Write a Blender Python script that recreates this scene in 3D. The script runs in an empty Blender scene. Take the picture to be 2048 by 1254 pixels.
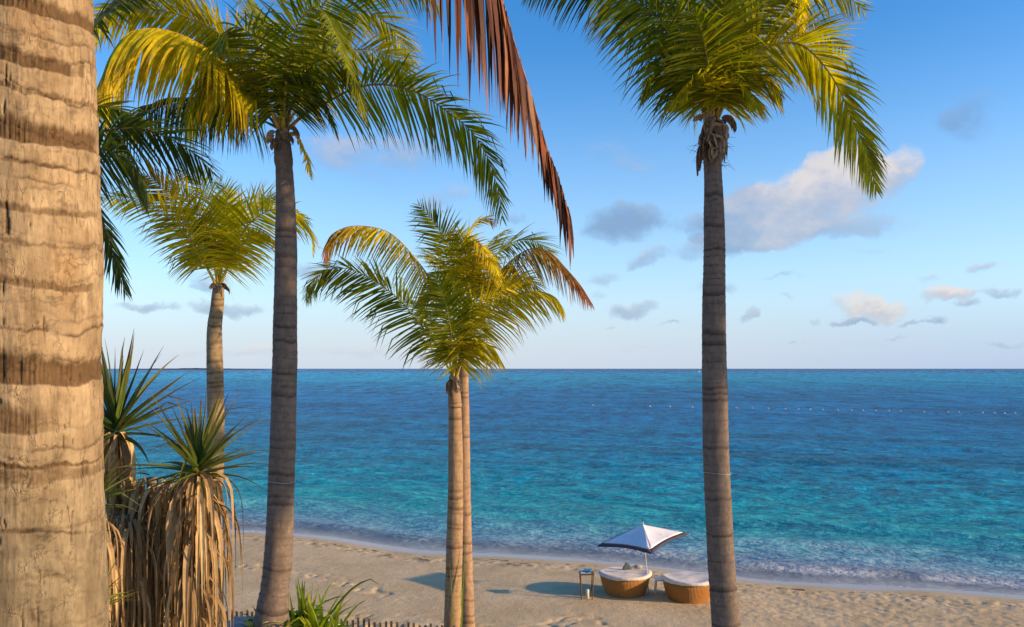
import bpy, math, random
import numpy as np
from mathutils import Vector, Matrix
R = math.radians
random.seed(7); rng = np.random.default_rng(7)
scene = bpy.context.scene
COL = scene.collection

# ------------------------------------------------------------------ camera
F = 1600.0; CAMZ = 8.0; HOR = 737.0
cam = bpy.data.cameras.new("camera"); camo = bpy.data.objects.new("camera", cam); COL.objects.link(camo)
cam.sensor_width = 36; cam.lens = 36*F/2048; cam.shift_y = (HOR-627)/2048
cam.clip_start = 0.05; cam.clip_end = 60000
camo.location = (0, 0, CAMZ); camo.rotation_euler = (R(90), 0, 0)
scene.camera = camo
def at(px, py, Y):                       # photograph pixel at distance Y -> world point
    return np.array([(px-1024)/F*Y, Y, CAMZ-(py-HOR)/F*Y])

# ------------------------------------------------------------------ sun + exposure
SUN_AZ, SUN_EL = 106.0, 15.8             # azimuth clockwise from +Y
sd = Vector((math.sin(R(SUN_AZ))*math.cos(R(SUN_EL)), math.cos(R(SUN_AZ))*math.cos(R(SUN_EL)), math.sin(R(SUN_EL))))
sl = bpy.data.lights.new("sun", 'SUN'); so = bpy.data.objects.new("sun", sl); COL.objects.link(so)
sl.energy = 4.7; sl.angle = R(1.0); sl.color = (1.0, 0.69, 0.37)
so.rotation_euler = sd.to_track_quat('Z', 'Y').to_euler(); so.location = (30, -10, 30)
scene.view_settings.view_transform = 'Standard'; scene.view_settings.look = 'None'
scene.view_settings.exposure = 0.55; scene.view_settings.gamma = 1.0
scene.render.engine = 'CYCLES'
scene.render.resolution_x = 1024; scene.render.resolution_y = 627
scene.cycles.max_bounces = 6; scene.cycles.transparent_max_bounces = 8

# ------------------------------------------------------------------ node helper
class NT:
    def __init__(s, tree): s.t = tree; s.n = tree.nodes; s.l = tree.links
    def new(s, typ, **kw):
        n = s.n.new(typ)
        for k, v in kw.items(): setattr(n, k, v)
        return n
    def put(s, sock, v):
        if isinstance(v, bpy.types.NodeSocket): s.l.new(v, sock)
        elif v is not None: sock.default_value = v
    def math(s, op, a, b=None, c=None, clamp=False):
        n = s.new('ShaderNodeMath', operation=op, use_clamp=clamp)
        s.put(n.inputs[0], a); s.put(n.inputs[1], b); s.put(n.inputs[2], c)
        return n.outputs[0]
    def vmath(s, op, a, b=None, out=0):
        n = s.new('ShaderNodeVectorMath', operation=op)
        s.put(n.inputs[0], a); s.put(n.inputs[1], b); return n.outputs[out]
    def mix(s, f, a, b, blend='MIX'):
        n = s.new('ShaderNodeMix', data_type='RGBA', blend_type=blend)
        s.put(n.inputs[0], f); s.put(n.inputs[6], a); s.put(n.inputs[7], b); return n.outputs[2]
    def noise(s, vec, scale, detail=4, rough=0.55, out=0, dist=0.0):
        n = s.new('ShaderNodeTexNoise'); s.put(n.inputs['Vector'], vec)
        n.inputs['Scale'].default_value = scale; n.inputs['Detail'].default_value = detail
        n.inputs['Roughness'].default_value = rough; n.inputs['Distortion'].default_value = dist
        return n.outputs[out]
    def ramp(s, f, stops, interp='LINEAR'):
        n = s.new('ShaderNodeValToRGB'); n.color_ramp.interpolation = interp; s.put(n.inputs[0], f)
        e = n.color_ramp.elements
        while len(e) < len(stops): e.new(0.5)
        for el, (p, c) in zip(e, stops):
            el.position = p; el.color = c if len(c) == 4 else (*c, 1)
        return n.outputs[0]
    def smooth(s, v, a, b):
        n = s.new('ShaderNodeMapRange', interpolation_type='SMOOTHSTEP'); s.put(n.inputs[0], v)
        n.inputs[1].default_value = a; n.inputs[2].default_value = b; return n.outputs[0]
    def scale(s, vec, xyz):
        return s.vmath('MULTIPLY', vec, xyz)

# ------------------------------------------------------------------ world: sky with clouds
world = bpy.data.worlds.new("World"); scene.world = world; world.use_nodes = True
w = NT(world.node_tree); w.n.clear()
out = w.new('ShaderNodeOutputWorld'); bg = w.new('ShaderNodeBackground'); w.l.new(bg.outputs[0], out.inputs[0])
SKY = 0.11
bg.inputs[1].default_value = SKY
sky = w.new('ShaderNodeTexSky', sky_type='NISHITA'); sky.sun_disc = False
sky.sun_elevation = R(SUN_EL); sky.sun_rotation = R(SUN_AZ)
sky.air_density = 1.0; sky.dust_density = 0.6; sky.ozone_density = 2.5; sky.altitude = 0
tc = w.new('ShaderNodeTexCoord'); dirv = w.vmath('NORMALIZE', tc.outputs['Generated'])
sep = w.new('ShaderNodeSeparateXYZ'); w.l.new(dirv, sep.inputs[0])
az = w.math('ARCTAN2', sep.outputs[0], sep.outputs[1]); el = w.math('ARCSINE', sep.outputs[2])
# pale haze low over the sea
hs = w.new('ShaderNodeHueSaturation'); hs.inputs['Hue'].default_value = .507; hs.inputs['Saturation'].default_value = 1.36; hs.inputs['Value'].default_value = 1.6; w.l.new(sky.outputs[0], hs.inputs['Color'])
skyc = w.mix(w.math('MULTIPLY', w.smooth(el, 0.40, 0.0), 0.60), hs.outputs[0], (3.5, 4.9, 6.7, 1))
hz = w.mix(w.smooth(az, .0, .75), (3.9, 4.3, 5.1, 1), (2.5, 3.4, 5.2, 1))
skyc = w.mix(w.math('MULTIPLY', w.smooth(el, 0.13, 0.0), 0.70), skyc, hz)
CLOUDS = [ # px, py, rx, ry, weight, lit, slope
 (1600,392,120,48,1.15,.75,-.35),(1530,432,95,46,1.1,.60,0),(1690,352,70,36,1.2,1.0,0),(1785,345,40,30,.85,.85,-.5),(1500,465,60,28,.8,.75,0),
 (1590,462,60,25,.75,.9,0),(1470,430,60,55,1.0,.3,-.5),(1500,400,60,30,.8,.45,-.4),(1700,455,105,20,.55,.42,0),(1390,455,40,28,.7,.05,0),(1395,500,60,20,.6,.28,-.25),
 (1262,446,66,33,.95,-.05,0),(1955,225,58,42,.50,-.1,0),(1298,518,30,15,.7,.3,-.2),(1205,553,48,12,.55,.35,-.3),
 (1265,616,44,13,.75,.35,-.15),(1480,628,16,14,.6,.35,-.6),(1735,612,60,22,1.0,.95,.15),(1706,641,28,6,.7,.15,0),
 (1900,590,52,13,.95,.8,.1),(1868,641,26,9,.75,.2,0),(1935,613,32,8,.7,.35,0),(1968,530,32,12,.65,.6,-.1),
 (2015,590,44,9,.65,.3,-.1),(1812,645,30,7,.6,.2,0),(1345,650,28,4,.5,.1,0),(1425,572,34,10,.45,.3,-.4),(1560,556,40,5,.4,.2,-.5),
 (735,318,125,55,.42,.45,.15),(890,392,38,28,.45,.45,-.4),(1245,310,62,30,.36,.5,.2),(690,563,90,24,.60,.35,0),(600,548,60,13,.45,.3,0),
 (445,613,78,12,.75,.30,0),(292,620,48,12,.75,.3,0),(400,572,34,13,.6,.15,0),(375,547,52,12,.42,.3,0),
 (520,700,60,12,.42,.9,0),(400,706,90,10,.35,.75,0),(700,706,120,12,.38,.7,0),(1210,648,22,4,.4,.2,0),(1580,674,20,3,.4,.2,0),(1030,437,26,11,.5,.15,0),
 (2030,690,60,5,.4,.1,0),(1660,420,120,50,.55,.6,-.2),(830,300,70,30,.3,.5,0),(660,300,60,30,.35,.6,0),(1100,560,30,8,.35,.3,0),(1190,585,26,8,.4,.35,-.3),(1560,600,22,5,.35,.2,0),(1640,640,20,4,.4,.2,0),(1780,670,34,4,.35,.3,0),(1850,560,24,8,.35,.5,-.2),(1700,690,60,4,.25,.5,0),(1300,690,80,5,.25,.6,0),(1935,450,10,70,.10,.9,0),(1730,500,40,6,.3,.3,-.3)]
wn = w.noise(dirv, 9, 5, .6, out=1)
wn2 = w.noise(dirv, 38, 5, .62, out=1)
off = w.vmath('ADD', w.scale(w.vmath('SUBTRACT', wn, (.5,.5,.5)), (.085,.085,.05)),
              w.scale(w.vmath('SUBTRACT', wn2, (.5,.5,.5)), (.032,.032,.022)))
osep = w.new('ShaderNodeSeparateXYZ'); w.l.new(off, osep.inputs[0])
azw = w.math('ADD', az, osep.outputs[0]); elw = w.math('ADD', el, osep.outputs[2])
M = None; Lm = None
for (px, py, rx, ry, wt, lit, slp) in CLOUDS:
    if rx < 80: wt *= 1.2
    rx *= 1.1; ry *= 1.15
    u = (px-1024)/F; v = (HOR-py)/F
    a0 = math.atan(u); e0 = math.asin(v/math.sqrt(1+u*u+v*v)); ra = rx*1.25/F*math.cos(a0)**2; rb = ry*1.25/F*math.cos(a0)
    dx = w.math('MULTIPLY', w.math('SUBTRACT', azw, a0), 1/ra)
    dy = w.math('MULTIPLY_ADD', w.math('SUBTRACT', elw, e0), 1/rb, w.math('MULTIPLY', dx, slp))
    r2 = w.math('MULTIPLY_ADD', dx, dx, w.math('MULTIPLY', dy, dy))
    m = w.math('MULTIPLY', w.math('SUBTRACT', 1.0, r2, clamp=True), wt)
    sh = w.math('MULTIPLY', m, w.math('MULTIPLY_ADD', dy, .42, lit))
    M = m if M is None else w.math('ADD', M, m)
    Lm = sh if Lm is None else w.math('ADD', Lm, sh)
fb = w.noise(w.scale(dirv, (1, 1, 1.7)), 30, 8, .62)
dens = w.math('ADD', M, w.math('MULTIPLY', w.math('SUBTRACT', fb, .52), 1.35))
dens = w.math('MULTIPLY', w.smooth(dens, -0.08, 1.15), w.math('MULTIPLY', w.math('MINIMUM', M, .5), 2.0), clamp=True)
litv = w.math('DIVIDE', Lm, w.math('ADD', M, .02))
litv = w.math('ADD', litv, w.math('MULTIPLY', w.math('SUBTRACT', fb, .5), 1.0))
ccol = w.ramp(litv, [(0.0, (.24, .37, .60)), (.40, (.42, .51, .68)), (.75, (.66, .64, .70)), (1.0, (.98, .84, .74))])
ccol = w.scale(ccol, (5.6, 5.6, 5.6))
fin = w.mix(w.math('MULTIPLY', dens, .76), skyc, ccol)
w.l.new(fin, bg.inputs[0])

# ------------------------------------------------------------------ numpy noise
def _h(i, j, k, seed):
    n = (i*374761393 + j*668265263 + k*2147483647 + seed*1274126177) & 0xffffffff
    n = ((n ^ (n >> 13))*1274126177) & 0xffffffff
    n = ((n ^ (n >> 16))*2246822519) & 0xffffffff
    return ((n ^ (n >> 15)) & 0xffff)/65535.0
def vn(x, y, z=0.0, seed=0):
    x, y, z = np.broadcast_arrays(np.asarray(x, float), np.asarray(y, float), np.asarray(z, float))
    i, j, k = [np.floor(a).astype(np.int64) for a in (x, y, z)]
    fx, fy, fz = x-i, y-j, z-k
    fx, fy, fz = [a*a*(3-2*a) for a in (fx, fy, fz)]
    r = 0
    for a in (0, 1):
        for b in (0, 1):
            for c in (0, 1):
                r = r + _h(i+a, j+b, k+c, seed)*(fx if a else 1-fx)*(fy if b else 1-fy)*(fz if c else 1-fz)
    return r
def fbm(x, y, z=0.0, oct=4, seed=0, g=.5):
    s = 0; a = 1; t = 0
    for o in range(oct):
        s = s + a*vn(np.asarray(x)*2**o, np.asarray(y)*2**o, np.asarray(z)*2**o, seed+o*17); t += a; a *= g
    return s/t
def sstep(a, b, x):
    t = np.clip((np.asarray(x, float)-a)/(b-a), 0, 1); return t*t*(3-2*t)

# ------------------------------------------------------------------ objects helpers
def tag(o, label=None, cat=None, group=None, kind=None):
    for k, v in (('label', label), ('category', cat), ('group', group), ('kind', kind)):
        if v: o[k] = v
    return o
def thing(name, label, cat, loc=(0, 0, 0), group=None, rz=0):
    o = bpy.data.objects.new(name, None); COL.objects.link(o); o.empty_display_size = .2
    o.location = loc; o.rotation_euler = (0, 0, rz); return tag(o, label, cat, group)
def quads_mesh(name, V, Fq, mat, parent=None, smooth=True, col=None, extra=None, world_coords=True):
    me = bpy.data.meshes.new(name)
    V = np.asarray(V, np.float32)
    if parent is not None and world_coords:
        p = parent
        offs = np.zeros(3)
        while p is not None: offs += np.array(p.location); p = p.parent
        V = V - offs.astype(np.float32)
    Fq = np.asarray(Fq, np.int32); k = Fq.shape[1]
    me.vertices.add(len(V)); me.vertices.foreach_set('co', V.ravel())
    me.loops.add(Fq.size); me.loops.foreach_set('vertex_index', Fq.ravel())
    me.polygons.add(len(Fq)); me.polygons.foreach_set('loop_start', np.arange(len(Fq), dtype=np.int32)*k)
    me.polygons.foreach_set('loop_total', np.full(len(Fq), k, np.int32))
    me.polygons.foreach_set('use_smooth', np.full(len(Fq), smooth, bool))
    me.update(calc_edges=True)
    if col is not None:
        a = me.color_attributes.new('Col', 'FLOAT_COLOR', 'POINT')
        c = np.ones((len(V), 4), np.float32); c[:, :3] = np.clip(col, 0, 1); a.data.foreach_set('color', c.ravel())
    for nm, arr in (extra or {}).items():
        a = me.attributes.new(nm, 'FLOAT', 'POINT'); a.data.foreach_set('value', np.asarray(arr, np.float32).ravel())
    me.materials.append(mat)
    o = bpy.data.objects.new(name, me); COL.objects.link(o)
    if parent is not None: o.parent = parent
    return o
def grid_faces(nr, nc, wrap=False):
    r = np.arange(nr-1)[:, None]; c = np.arange(nc if wrap else nc-1)[None, :]; c2 = (c+1) % nc
    return np.stack([r*nc+c, r*nc+c2, (r+1)*nc+c2, (r+1)*nc+c], -1).reshape(-1, 4)
def poly_obj(name, V, Fs, mat, parent=None, smooth=False):
    me = bpy.data.meshes.new(name)
    if parent is not None:
        offs = np.zeros(3); p = parent
        while p is not None: offs += np.array(p.location); p = p.parent
        V = [tuple(np.asarray(v, float)-offs) for v in V]
    me.from_pydata([tuple(map(float, v)) for v in V], [], Fs); me.materials.append(mat)
    if smooth: me.polygons.foreach_set('use_smooth', [True]*len(me.polygons))
    me.update()
    o = bpy.data.objects.new(name, me); COL.objects.link(o)
    if parent is not None: o.parent = parent
    return o
class MB:
    def __init__(s): s.V = []; s.F = []
    def quad(s, a, b, c, d):
        n = len(s.V); s.V += [a, b, c, d]; s.F.append((n, n+1, n+2, n+3))
    def box(s, c, size, rot=None):
        n = len(s.V)
        for dz in (-1, 1):
            for dy in (-1, 1):
                for dx in (-1, 1):
                    v = Vector((dx*size[0]/2, dy*size[1]/2, dz*size[2]/2))
                    if rot is not None: v = rot @ v
                    s.V.append((c[0]+v.x, c[1]+v.y, c[2]+v.z))
        for f in ((0,2,3,1),(4,5,7,6),(0,1,5,4),(2,6,7,3),(0,4,6,2),(1,3,7,5)): s.F.append(tuple(n+i for i in f))
    def tube(s, pts, rad, sides=8, cap=True):
        pts = [Vector(p) for p in pts]; n0 = len(s.V); m = len(pts)
        if not hasattr(rad, '__len__'): rad = [rad]*m
        ref = Vector((0.31, 0.77, 0.55))
        for i, p in enumerate(pts):
            t = (pts[min(i+1, m-1)]-pts[max(i-1, 0)]).normalized()
            a = t.cross(ref).normalized(); b = t.cross(a)
            for k in range(sides):
                an = 2*math.pi*k/sides; q = p+(a*math.cos(an)+b*math.sin(an))*rad[i]; s.V.append(tuple(q))
        for i in range(m-1):
            for k in range(sides):
                k2 = (k+1) % sides
                s.F.append((n0+i*sides+k, n0+i*sides+k2, n0+(i+1)*sides+k2, n0+(i+1)*sides+k))
        if cap:
            s.F.append(tuple(n0+k for k in range(sides))[::-1]); s.F.append(tuple(n0+(m-1)*sides+k for k in range(sides)))
    def lathe(s, c, prof, sides=48, fn=None):
        n0 = len(s.V)
        for (r, z) in prof:
            for k in range(sides):
                a = 2*math.pi*k/sides; rr, zz = (r, z) if fn is None else fn(r, z, a)
                s.V.append((c[0]+rr*math.cos(a), c[1]+rr*math.sin(a), c[2]+zz))
        for i in range(len(prof)-1):
            for k in range(sides):
                k2 = (k+1) % sides; s.F.append((n0+i*sides+k, n0+i*sides+k2, n0+(i+1)*sides+k2, n0+(i+1)*sides+k))
    def build(s, name, mat, parent=None, smooth=False): return poly_obj(name, s.V, s.F, mat, parent, smooth)

# ------------------------------------------------------------------ materials
def mat(name):
    m = bpy.data.materials.new(name); m.use_nodes = True; t = NT(m.node_tree)
    b = t.n['Principled BSDF']; return m, t, b
def simple(name, col, rough=.7, nscale=20, var=.25, bump=.2, spec=.3, metal=0, stretch=(1, 1, 1), dist=.01):
    m, t, b = mat(name)
    tcn = t.new('ShaderNodeTexCoord'); v = t.scale(tcn.outputs['Object'], stretch)
    n = t.noise(v, nscale, 6, .6); n2 = t.noise(v, nscale*.13, 3, .5)
    c1 = tuple(c*(1-var) for c in col); c2 = tuple(min(1, c*(1+var)) for c in col)
    c = t.mix(t.smooth(n, .3, .7), (*c1, 1), (*c2, 1))
    c = t.mix(t.math('MULTIPLY', t.smooth(n2, .35, .7), .4), c, (*[x*.7 for x in col], 1))
    t.put(b.inputs['Base Color'], c); b.inputs['Roughness'].default_value = rough
    b.inputs['Specular IOR Level'].default_value = spec; b.inputs['Metallic'].default_value = metal
    if bump:
        bp = t.new('ShaderNodeBump'); bp.inputs['Strength'].default_value = bump; bp.inputs['Distance'].default_value = dist
        t.put(bp.inputs['Height'], n); t.put(b.inputs['Normal'], bp.outputs[0])
    return m
def leaf_mat(name, trans=.4, rough=.42, spec=.35):
    m, t, b = mat(name)
    a = t.new('ShaderNodeVertexColor', layer_name='Col'); tcn = t.new('ShaderNodeTexCoord')
    n = t.noise(tcn.outputs['Object'], 9, 4, .6)
    c = t.mix(t.smooth(n, .25, .75), t.mix(1, a.outputs[0], (.72, .72, .72, 1), 'MULTIPLY'), t.mix(1, a.outputs[0], (1.2, 1.15, 1.1, 1), 'MULTIPLY'))
    t.put(b.inputs['Base Color'], c); b.inputs['Roughness'].default_value = rough; b.inputs['Specular IOR Level'].default_value = spec
    tr = t.new('ShaderNodeBsdfTranslucent'); t.put(tr.inputs[0], t.mix(1, c, (1.35, 1.35, .7, 1), 'MULTIPLY'))
    ms = t.new('ShaderNodeMixShader'); ms.inputs[0].default_value = trans
    t.l.new(b.outputs[0], ms.inputs[1]); t.l.new(tr.outputs[0], ms.inputs[2])
    t.l.new(ms.outputs[0], t.n['Material Output'].inputs[0]); return m
M_LEAF = leaf_mat('palm_leaf', .5, .45, .25)
M_DRY = leaf_mat('dry_leaf', .18, .6, .2)
M_RIB = leaf_mat('midrib', .05, .45, .4)
def trunk_mat(name, fine=1.0, vc=1.0):
    m, t, b = mat(name)
    a = t.new('ShaderNodeVertexColor', layer_name='Col'); tcn = t.new('ShaderNodeTexCoord'); o = tcn.outputs['Object']
    fib = t.noise(t.scale(o, (1, 1, .16)), 60*fine, 5, .65)          # vertical fibres
    blot = t.noise(o, 9*fine, 6, .65)
    crk = t.new('ShaderNodeTexVoronoi', feature='DISTANCE_TO_EDGE'); crk.inputs['Scale'].default_value = 17*fine
    wob = t.vmath('ADD', t.scale(o, (1, 1, .35)), t.scale(t.noise(o, 14*fine, 4, .6, out=1), (.06/fine, .06/fine, .06/fine)))
    t.put(crk.inputs['Vector'], wob)
    cm = t.math('MULTIPLY', t.smooth(crk.outputs[0], .045, .0), t.smooth(blot, .5, .66))
    c = t.mix(t.smooth(blot, .3, .72), t.mix(1, a.outputs[0], (.74, .72, .70, 1), 'MULTIPLY'), t.mix(1, a.outputs[0], (1.16, 1.14, 1.1, 1), 'MULTIPLY'))
    c = t.mix(t.math('MULTIPLY', t.smooth(fib, .40, .72), .35), c, t.mix(1, c, (.5, .45, .4, 1), 'MULTIPLY'))
    c = t.mix(t.math('MULTIPLY', cm, .75*vc), c, (.05, .03, .02, 1))
    t.put(b.inputs['Base Color'], c); b.inputs['Roughness'].default_value = .85; b.inputs['Specular IOR Level'].default_value = .15
    h = t.math('SUBTRACT', t.math('MULTIPLY_ADD', fib, .5, t.math('MULTIPLY', blot, .5)), t.math('MULTIPLY', cm, .6))
    bp = t.new('ShaderNodeBump'); bp.inputs['Strength'].default_value = .8; bp.inputs['Distance'].default_value = .012/fine
    t.put(bp.inputs['Height'], h); t.put(b.inputs['Normal'], bp.outputs[0]); return m
M_TRUNK = trunk_mat('palm_bark'); M_BIGTRUNK = trunk_mat('weathered_palm_bark', 1.6, 0.)

# ------------------------------------------------------------------ terrain
SHX = np.array([-400, -60, -25, -14.4, -2.95, 3.4, 9.2, 17.7, 40, 120, 400.])
SHY = np.array([90, 56, 43.6, 39.4, 35.3, 32.7, 30.6, 27.8, 18, 2, -40.])
NRM = np.array([.35, .937])               # seaward direction
def shore_s(x, y):                         # >0 landward distance to the waterline, <0 out to sea
    yy = np.interp(x, SHX, SHY)+.35*np.sin(x*.45)+.5*(vn(x*.22, 3.1, 0, 5)-.5)*1.6
    return (yy-y)*.937
def ground_z(x, y):
    s = shore_s(x, y)
    z = np.where(s < 0, s*.09, .60*(1-np.exp(-s/2.6)))
    dune = sstep(21.5, 12, y+.10*(x+2))*2.95
    return z+dune*sstep(2, 6, s)
def axis(segs):
    out = []
    for a, b, st in segs: out.append(np.arange(a, b, st))
    return np.unique(np.round(np.concatenate(out), 4))
gx = axis([(-400, -60, 20), (-60, -16, 1.2), (-16, 21, .06), (21, 60, 1.2), (60, 401, 20)])
gy = axis([(-200, -10, 12), (-10, 12, .6), (12, 21, .2), (21, 39.8, .06), (39.8, 60, .8), (60, 120, 6)])
X, Y = np.meshgrid(gx, gy)
Z = ground_z(X, Y); S = shore_s(X, Y)
fine = ((X > -16.1) & (X < 21.1) & (Y > 20.5) & (Y < 40)).astype(float)
al = X*.937-Y*.35; ac = X*.35+Y*.937       # along / across shore
dry = sstep(1.5, 3.0, S)
foot = sstep(25.2, 22.3, Y+(vn(X*.5, Y*.5, 0, 3)-.5)*4)          # trodden sand near the dune
rake = sstep(2.5, 8, X+(vn(X*.3, Y*.3, 0, 8)-.5)*6)*dry
d = (fbm(X*1.1, Y*1.6, 0, 4, 1)-.5)*.024*dry
d += (fbm(X*5, Y*5, 0, 3, 11)-.5)*.016*dry
pit = fbm(X*3.0+vn(X*2, Y*2, 0, 9), Y*3.4, 0, 2, 21)
foot *= sstep(3.5, 2.0, X); d += -sstep(.52, .75, pit)*.07*foot*dry+sstep(.45, .25, pit)*.035*foot*dry
track = np.exp(-((Y-(27.0-.25*(X+2)+1.2*np.sin(X*.5)))/.55)**2)+np.exp(-((Y-(24.2+.18*(X+2)))/.5)**2)
d += -sstep(.5, .7, pit)*.05*track*dry*sstep(-2, -5, X)
lines = fbm(al*1.1, ac*5.5, 0, 4, 31, .6)
d += (lines-.5)*.085*rake+(fbm(X*6, Y*6, 0, 3, 41)-.5)*.05*rake
wr = np.exp(-((S-3.0)/.55)**2); lump = fbm(X*4, Y*4, 0, 3, 51)
d += wr*(lump-.4)*.09
Z = Z+d*np.where(Y > 20.6, 1, .6)
wet = 1-sstep(1.0, 1.9, S+.5*(vn(al*.5, 2, 0, 61)-.5))
weed = wr*sstep(.60, .72, lump)*.8*(X < 1)+np.exp(-((S-2.3)/.25)**2)*sstep(.62, .7, fbm(X*5, Y*5, 0, 2, 71))
m, t, b = mat('beach_sand')
tcn = t.new('ShaderNodeTexCoord'); o = tcn.outputs['Object']
n1 = t.noise(o, .6, 5, .6); n2 = t.noise(o, 22, 5, .7); n3 = t.noise(o, 3.5, 4, .6)
c = t.mix(t.smooth(n1, .3, .7), (.50, .37, .20, 1), (.62, .475, .28, 1))
c = t.mix(t.math('MULTIPLY', t.smooth(n2, .42, .68), .38), c, (.27, .195, .125, 1))
c = t.mix(t.math('MULTIPLY', t.smooth(n3, .55, .8), .25), c, (.60, .49, .36, 1))
aw = t.new('ShaderNodeAttribute', attribute_name='wet'); av = t.new('ShaderNodeAttribute', attribute_name='weed')
c = t.mix(aw.outputs['Fac'], c, (.40, .33, .27, 1)); c = t.mix(av.outputs['Fac'], c, (.10, .06, .03, 1))
t.put(b.inputs['Base Color'], c)
t.put(b.inputs['Roughness'], t.math('MULTIPLY_ADD', aw.outputs['Fac'], -.62, .92)); t.put(b.inputs['Specular IOR Level'], t.math('MULTIPLY_ADD', aw.outputs['Fac'], .45, .1))
bp = t.new('ShaderNodeBump'); bp.inputs['Distance'].default_value = .03
t.put(bp.inputs['Strength'], t.math('MULTIPLY_ADD', aw.outputs['Fac'], -.5, .55)); t.put(bp.inputs['Height'], t.math('ADD', n2, t.math('MULTIPLY', t.noise(o, 7, 3), 1.2)))
t.put(b.inputs['Normal'], bp.outputs[0]); M_SAND = m
g = quads_mesh('sand_beach', np.stack([X, Y, Z], -1).reshape(-1, 3), grid_faces(len(gy), len(gx)), M_SAND, extra={'wet': wet, 'weed': np.clip(weed, 0, 1)})
tag(g, kind='structure')

# ------------------------------------------------------------------ sea
k = np.concatenate([[.16, .3, .5, .8, 1.2], np.arange(1.7, 40, .42), np.arange(40, 300, .62)])
D = 8*800/k[::-1]
U = np.concatenate([np.linspace(-1.6, -.72, 60)[:-1], np.linspace(-.72, .72, 820), np.linspace(.72, 1.6, 60)[1:]])
DD, UU = np.meshgrid(D, U, indexing='ij')
X = DD*UU; Y = DD.copy()
sO = -shore_s(X, Y)                         # distance out to sea
al = X*.937-Y*.35; ac = X*.35+Y*.937
rowsp = np.gradient(D)[:, None]
def wav(lx, ly, seed, oct=3):
    return fbm(al/lx+.3*vn(al/9, ac/5, 0, seed+3), ac/ly, 0, oct, seed)-.5
amp = np.clip(sO/6, 0, 1)
h = wav(13, 5.5, 101)*.30*sstep(8, 3, rowsp*2.2)
h += wav(3.6, 1.7, 111)*.24*sstep(3.2, 1.0, rowsp*2.2)
h += wav(1.3, .75, 121, 2)*.13*sstep(1.6, .5, rowsp*2.2)
h *= .18+.82*sstep(2, 13, sO)
# small breaking swells close to the beach
ph = sO+1.8*(vn(al*.12, 1.5, 0, 131)-.5)+.4*np.sin(al*.3)
for c0, wd, a in ((7.2, .85, .26), (2.6, .5, .10), (12.0, 1.2, .20)):
    h += a*np.exp(-((ph-c0)/wd)**2)*(.35+.9*vn(al*.16, 7.7+c0, 0, 141))
Zw = h-.015
def lerpcol(x, xs, cs):
    cs = np.array(cs); return np.stack([np.interp(x, xs, cs[:, i]) for i in range(3)], -1)
ls = np.log10(np.clip(sO, .3, 2e4)+.5*0)
pat = (fbm(al/60, ac/22, 0, 3, 151)-.5)
ls2 = ls+pat*.22
cw = lerpcol(ls2, [-.3, .35, .75, 1.05, 1.35, 1.7, 2.05, 2.35, 2.7, 3.0, 3.4, 3.8],
     [(.26, .36, .46), (.20, .34, .44), (.08, .31, .38), (.012, .30, .34), (.001, .25, .34), (.001, .185, .34), (.001, .145, .33), (.001, .165, .35), (.001, .25, .40), (.001, .25, .41), (.001, .10, .25), (.002, .06, .17)])
# darker seagrass / wind patches
reef = sstep(.50, .68, fbm(al/34+5, ac/7, 0, 3, 161))*sstep(1.25, 1.6, ls)*sstep(3.2, 2.6, ls)
cw *= (1-.28*reef)[..., None]
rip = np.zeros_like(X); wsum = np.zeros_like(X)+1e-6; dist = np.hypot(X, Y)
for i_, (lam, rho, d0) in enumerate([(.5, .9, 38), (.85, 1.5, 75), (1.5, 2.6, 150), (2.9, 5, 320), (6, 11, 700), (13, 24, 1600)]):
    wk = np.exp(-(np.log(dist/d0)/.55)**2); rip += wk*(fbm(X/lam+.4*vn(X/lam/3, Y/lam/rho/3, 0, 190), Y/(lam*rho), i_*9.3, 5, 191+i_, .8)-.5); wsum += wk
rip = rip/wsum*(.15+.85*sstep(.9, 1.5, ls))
cw *= (1+3.9*rip)[..., None]; cw = np.clip(cw*1.12, .0005, 1)  # light and dark wave faces painted into the water colour
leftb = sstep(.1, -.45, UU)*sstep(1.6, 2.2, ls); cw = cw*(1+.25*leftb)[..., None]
leftcalm = sstep(-6, 12, X)
foamm = leftcalm*.14*np.exp(-((ph-6.6)/.8)**2)*sstep(.38, .62, vn(al*.22, 4.4, 0, 171))+(.14+.16*leftcalm)*sstep(9, 2.5, sO)+(.2+.3*leftcalm)*np.exp(-((ph-2.1)/.45)**2)*sstep(.35, .6, vn(al*.3, 6, 0, 181))
edge = np.exp(-(sO/.22)**2)
alpha = .30+.70*sstep(.0, 4.2, sO)
m, t, b = mat('sea_water')
a = t.new('ShaderNodeVertexColor', layer_name='Col'); fo = t.new('ShaderNodeAttribute', attribute_name='foam'); ed = t.new('ShaderNodeAttribute', attribute_name='edge'); alp = t.new('ShaderNodeAttribute', attribute_name='alpha')
ge = t.new('ShaderNodeNewGeometry'); pr = t.new('ShaderNodeMapping'); pr.inputs['Rotation'].default_value = (0, 0, R(20.5)); t.put(pr.inputs[0], ge.outputs['Position'])
P = pr.outputs[0]
r1 = t.noise(t.scale(P, (.65, 1, 1)), 3.2, 5, .65); r2 = t.noise(t.scale(P, (.5, 1, 1)), .55, 5, .62); r3 = t.noise(t.scale(P, (.3, 1, 1)), .07, 4, .6)
hh = t.math('ADD', t.math('MULTIPLY', r1, .42), t.math('ADD', t.math('MULTIPLY', r2, 1.5), t.math('MULTIPLY', r3, 3.2)))
bp = t.new('ShaderNodeBump'); bp.inputs['Strength'].default_value = .9; bp.inputs['Distance'].default_value = 1.0
t.put(bp.inputs['Height'], hh)
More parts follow.
